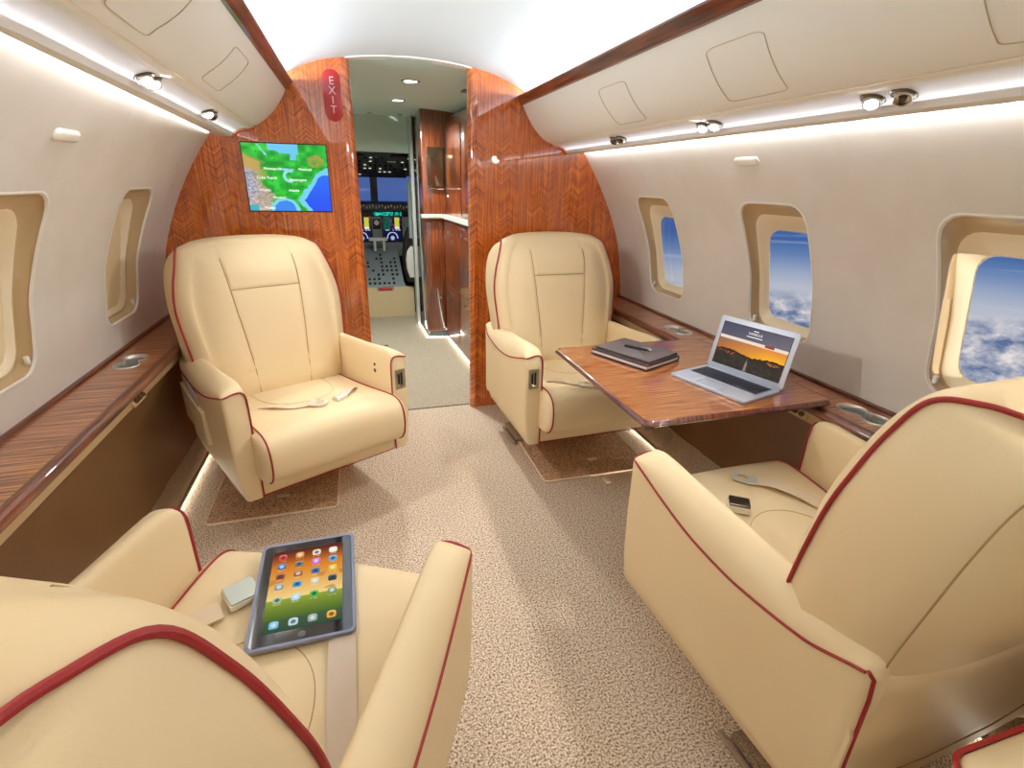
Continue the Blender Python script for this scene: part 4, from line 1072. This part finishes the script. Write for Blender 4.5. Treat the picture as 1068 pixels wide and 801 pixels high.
# overhead panel
r=empty('overhead_console',(CX,5.55,0)); tag(r,'dark sloping overhead panel of switches above the cockpit windscreen','overhead console')
mb=MB(); mb.loft([[(-.42,-.38,1.545),(.42,-.38,1.545),(.42,-.38,1.58),(-.42,-.38,1.58)],[(-.34,.62,1.345),(.34,.62,1.345),(.34,.62,1.62),(-.34,.62,1.62)]]); mb.build('panel',DGREY,r,smooth=False)
nrm=Vector((0,-.2,-1)).normalized(); Mo=frame((0,0,0),(1,0,0),Vector((0,1,-.2)).normalized(),nrm)
pz=lambda v:1.545-.2*(v+.38)
mb=MB(); mb.lathe([(.001,0),(.011,0),(.009,.016),(.001,.016)],seg=10,M=nrm.to_track_quat('Z','Y').to_matrix().to_4x4()); kn=mb.build('knob',BLACK,r)
mb=MB(); mb.box((-.012,-.006,-.007),(.012,.006,0)); kl=mb.build('lit_button',mat('annunciator',rgb(220,220,190),.5,emit=(1,.95,.7,1),estr=.8),r,smooth=False)
first=[1,1]
for j in range(6):
    for i in range(13):
        h=hsh(i,j,3)
        if h<.35: continue
        src=kn if h<.78 else kl; q=0 if src is kn else 1
        if first[q]: o=src; first[q]=0
        else: o=src.copy(); COL.objects.link(o); o.parent=r
        v=-.22+.14*j; o.location=(-.30+.05*i,v,pz(v))
for x in (-.20,.20):
    mb=MB(); mb.box((x-.075,-.36,1.50),(x+.075,-.28,1.535),b=.006); mb.build('speaker_grille',BLACK,r)
mb=MB(); mb.box((.10,-.1,1.478),(.19,-.07,1.488)); mb.build('placard',WHITEP,r,smooth=False)
# centre pedestal
r=empty('center_pedestal',(CX,5.3,0)); tag(r,'cream based cockpit pedestal with sloping grey panel of knobs','cockpit pedestal')
mb=MB(); R=[]
for x0 in (0,):
    mb.loft([[(-.255,0,0),(.285,0,0),(.285,.06,0),(-.255,.06,0)],[(-.285,0,.27),(.285,0,.27),(.285,.06,.27),(-.285,.06,.27)]])
mb.box((-.285,0,.27),(-.085,.06,.305)); mb.box((.085,0,.27),(.285,.06,.305)); mb.build('aft_face',mat('pedestal_cream',rgb(205,185,145),.6),r,smooth=False)
mb=MB(); mb.box((-.065,.0,.275),(.065,.05,.30),b=.004); mb.build('gear_handle',RED,r)
mb=MB(); mb.loft([[(-.285,.04,0),(.20,.04,0),(.20,.04,.305),(-.285,.04,.305)],[(-.285,.88,0),(.20,.88,0),(.20,.88,.60),(-.285,.88,.60)]]); mb.build('console',PANELGREY,r,smooth=False)
sl=(.60-.305)/.84; n2=Vector((0,-sl,1)).normalized(); q2=n2.to_track_quat('Z','Y').to_matrix().to_4x4()
mb=MB(); mb.lathe([(.001,0),(.013,0),(.010,.016),(.001,.016)],seg=10,M=q2); kn=mb.build('knob',BLACK,r); first=1
for j in range(8):
    for i in range(9):
        if hsh(i,j,9)<.45: continue
        if first: o=kn; first=0
        else: o=kn.copy(); COL.objects.link(o); o.parent=r
        v=.10+.085*j; o.location=(-.24+.048*i,v,.305+sl*(v-.04))
mb=MB()
for x in (-.05,.05): mb.box((x-.014,.70,.58),(x+.014,.74,.70),b=.004)
mb.box((-.11,.69,.69),(.09,.75,.725),b=.006); mb.build('thrust_lever',WHITEP,r)
# copilot seat
r=empty('cockpit_seat',(.26,5.55,0)); tag(r,'dark cockpit seat with white fleece cover partly hidden by the door post','cockpit seat')
mb=MB(); mb.box((-.08,-.1,.0),(.30,.35,.30),b=.02); mb.build('base',BLACK,r)
mb=MB(); mb.box((-.10,-.18,.32),(.30,.30,.46),b=.04); mb.build('seat_cushion',DGREY,r)
mb=MB(); R=[]
for z,w in ((.36,.14),(.5,.17),(.65,.175),(.78,.16),(.90,.12)): R.append([(.02+x*w/.17,-.24-.10*(z-.36)+y,z) for x,y in rrect(-.17,-.05,.17,.05,.04,4)])
mb.loft(R); mb.build('backrest',BLACK,r)
mb=MB(); R=[]
for z,w in ((.42,.10),(.5,.125),(.6,.13),(.68,.115),(.72,.08)): R.append([(.0+x*w/.17,-.33-.10*(z-.36)+y,z) for x,y in rrect(-.17,-.03,.17,.03,.025,4)])
mb.loft(R); mb.build('fleece_cover',mat('white_fleece',rgb(215,212,205),.9,bump=(90,.8)),r)
mb=MB(); R=[]
for z in (.80,.95,1.1,1.25,1.32): R.append([(.185+.012*sin(a*1.0+z*4)+x,5.18+y,z) for a,(x,y) in enumerate(rrect(-.0,-.03,.07,.03,.02,3))])
mb.loft(R); tag(mb.build('curtain',mat('grey_curtain',rgb(150,156,158),.8)),'narrow grey curtain gathered beside the cockpit door post','curtain')

# ------------------------------------------------------------------ lights
def area(name,loc_,rot_dir,sx,sy,e,col=(1,1,1),spread=PI,yd=0):
    l=bpy.data.lights.new(name,'AREA'); l.shape='RECTANGLE'; l.size=sx; l.size_y=sy; l.energy=e; l.color=col; l.spread=spread
    o=bpy.data.objects.new(name,l); COL.objects.link(o); o.location=loc_
    z=-Vector(rot_dir).normalized(); y=Vector((0,1,yd)).normalized()
    if rot_dir[1]==0: z=(z-y*z.dot(y)).normalized()
    x=y.cross(z).normalized(); y=z.cross(x)
    o.matrix_world=frame(loc_,x,y,z); return o
LC=(1,.965,.91); yc=(Y0+YB)/2
for s in (-1,1):
    for ya,yb_ in ((Y0+.05,YK),(YK,YB-.03)):
        ym=(ya+yb_)/2; L_=yb_-ya; sl2=0 if s>0 or ya<YK-.01 else -.023; fr2=L_/(YB-Y0-.1)
        area('valance_led',(s*tuck(s,ym,.897),ym,1.495+rise(s,ym)),(s*1,0,-.25),.012,L_,(18 if s>0 else 7.5)*fr2,(.98,.99,1),PI,sl2)
        area('channel_led',(s*.811,ym,1.480+rise(s,ym)),(-s*.75,0,.8),.004,L_,.6*fr2,(.90,.94,1),PI,sl2)
    area('rail_led',(s*.60,yc,1.735),(-s*.45,0,1),.02,YB-Y0-.1,52,(.87,.95,1))
    area('floor_led',(s*1.13,yc,.010),(-s*1,0,.10),.006,YB-Y0-.1,3.0,(1,.93,.78))
# spots at the lit reading lights; warm near and aft ones are added fill
def spot(x,y,z,aim,e,col=(1,.97,.92)):
    l=bpy.data.lights.new('reading_and_fill_lamp','SPOT'); l.energy=e; l.spot_size=math.radians(150); l.spot_blend=1; l.shadow_soft_size=.03; l.color=col
    o=bpy.data.objects.new('reading_and_fill_lamp',l); COL.objects.link(o); o.location=(x,y,z+rise(x,y)); o.rotation_euler=(-Vector(aim)).to_track_quat('Z','Y').to_euler()
for sx,y,e in ((-1,1.69,27),(-1,2.27,12),(1,1.56,28),(1,.99,13),(-1,.45,4),(1,.40,5),(-1,-.3,9),(1,-.3,9)):
    spot(sx*.77,y,1.485,(-sx*.8,.10,-.62),e,(1,.97,.92) if y>.8 else (1,.80,.52))
area('cockpit_fill',(-.08,5.7,1.55),(0,.2,-1),.4,.4,60,(.88,.94,1))

sl_=bpy.data.lights.new('sun','SUN'); sl_.energy=5; sl_.angle=.01; sl_.color=(1,.93,.80)
so=bpy.data.objects.new('sun',sl_); COL.objects.link(so); so.rotation_euler=Vector((.20,-1.0,.0)).to_track_quat('Z','Y').to_euler()
# ------------------------------------------------------------------ world: high altitude sky over cloud tops
w=bpy.data.worlds.new('sky'); S.world=w; w.use_nodes=True; nt=w.node_tree; N=nt.nodes; Lk=nt.links
bg=N['Background']; tc=N.new('ShaderNodeTexCoord'); sp=N.new('ShaderNodeSeparateXYZ'); Lk.new(tc.outputs['Generated'],sp.inputs[0])
mr=N.new('ShaderNodeMapRange'); mr.inputs[1].default_value=-.35; mr.inputs[2].default_value=.25; Lk.new(sp.outputs['Z'],mr.inputs[0])
cr=N.new('ShaderNodeValToRGB'); e=cr.color_ramp.elements
def pos(z): return (z+.35)/.6
e[0].position=pos(-.21); e[0].color=rgb(150,168,205); e[1].position=pos(.25); e[1].color=rgb(30,58,130)
for z,c in ((-.175,rgb(188,192,202)),(-.15,rgb(180,186,200)),(-.125,rgb(146,162,192)),(-.10,rgb(98,128,176)),(-.075,rgb(60,98,160)),(-.01,rgb(74,98,158))):
    k=e.new(pos(z)); k.color=c
Lk.new(mr.outputs[0],cr.inputs[0])
# wispy streaks
mp=N.new('ShaderNodeMapping'); mp.inputs['Scale'].default_value=(2,2,45); Lk.new(tc.outputs['Generated'],mp.inputs[0])
n1=N.new('ShaderNodeTexNoise'); n1.inputs['Scale'].default_value=2; n1.inputs['Detail'].default_value=4; Lk.new(mp.outputs[0],n1.inputs['Vector'])
r1=N.new('ShaderNodeValToRGB'); r1.color_ramp.elements[0].position=.55; r1.color_ramp.elements[1].position=.8; Lk.new(n1.outputs['Fac'],r1.inputs[0])
m1=N.new('ShaderNodeMix'); m1.data_type='RGBA'; m1.inputs['B'].default_value=rgb(190,204,228)
mm=N.new('ShaderNodeMath'); mm.operation='MULTIPLY'; mm.inputs[1].default_value=.6; Lk.new(r1.outputs['Color'],mm.inputs[0]); Lk.new(mm.outputs[0],m1.inputs['Factor']); Lk.new(cr.outputs[0],m1.inputs['A'])
# cloud deck: direction projected on to a plane below
dv=N.new('ShaderNodeMath'); dv.operation='MAXIMUM'; dv.inputs[1].default_value=.02
ng=N.new('ShaderNodeMath'); ng.operation='MULTIPLY'; ng.inputs[1].default_value=-1; Lk.new(sp.outputs['Z'],ng.inputs[0]); 
sb=N.new('ShaderNodeMath'); sb.operation='SUBTRACT'; sb.inputs[1].default_value=.10; Lk.new(ng.outputs[0],sb.inputs[0]); Lk.new(sb.outputs[0],dv.inputs[0])
dx=N.new('ShaderNodeMath'); dx.operation='DIVIDE'; Lk.new(sp.outputs['X'],dx.inputs[0]); Lk.new(dv.outputs[0],dx.inputs[1])
dy=N.new('ShaderNodeMath'); dy.operation='DIVIDE'; Lk.new(sp.outputs['Y'],dy.inputs[0]); Lk.new(dv.outputs[0],dy.inputs[1])
cb=N.new('ShaderNodeCombineXYZ'); Lk.new(dx.outputs[0],cb.inputs[0]); Lk.new(dy.outputs[0],cb.inputs[1])
n2=N.new('ShaderNodeTexNoise'); n2.inputs['Scale'].default_value=32; n2.inputs['Detail'].default_value=7; n2.inputs['Roughness'].default_value=.62; mp2=N.new('ShaderNodeMapping'); mp2.inputs['Scale'].default_value=(1,1,1.7); Lk.new(tc.outputs['Generated'],mp2.inputs[0]); Lk.new(mp2.outputs[0],n2.inputs['Vector'])
r2=N.new('ShaderNodeValToRGB'); q=r2.color_ramp.elements; q[0].position=.36; q[0].color=rgb(92,112,152); q[1].position=.66; q[1].color=rgb(236,228,222)
k=q.new(.5); k.color=rgb(168,172,190)
Lk.new(n2.outputs['Fac'],r2.inputs[0])
mr2=N.new('ShaderNodeMapRange'); mr2.inputs[1].default_value=-.155; mr2.inputs[2].default_value=-.185; Lk.new(sp.outputs['Z'],mr2.inputs[0])
m2=N.new('ShaderNodeMix'); m2.data_type='RGBA'; Lk.new(mr2.outputs[0],m2.inputs['Factor']); Lk.new(m1.outputs['Result'],m2.inputs['A']); Lk.new(r2.outputs[0],m2.inputs['B'])
Lk.new(m2.outputs['Result'],bg.inputs['Color']); bg.inputs['Strength'].default_value=1.0

# ------------------------------------------------------------------ view
v=S.view_settings; S.display_settings.display_device='sRGB'; v.view_transform='Standard'; v.look='None'; v.exposure=0; v.gamma=1; v.use_curve_mapping=False
S.cycles.use_denoising=True; S.cycles.max_bounces=8; S.cycles.diffuse_bounces=5; S.cycles.glossy_bounces=4; S.cycles.transparent_max_bounces=8; S.cycles.sample_clamp_indirect=6
S.cycles.caustics_reflective=False; S.cycles.caustics_refractive=False
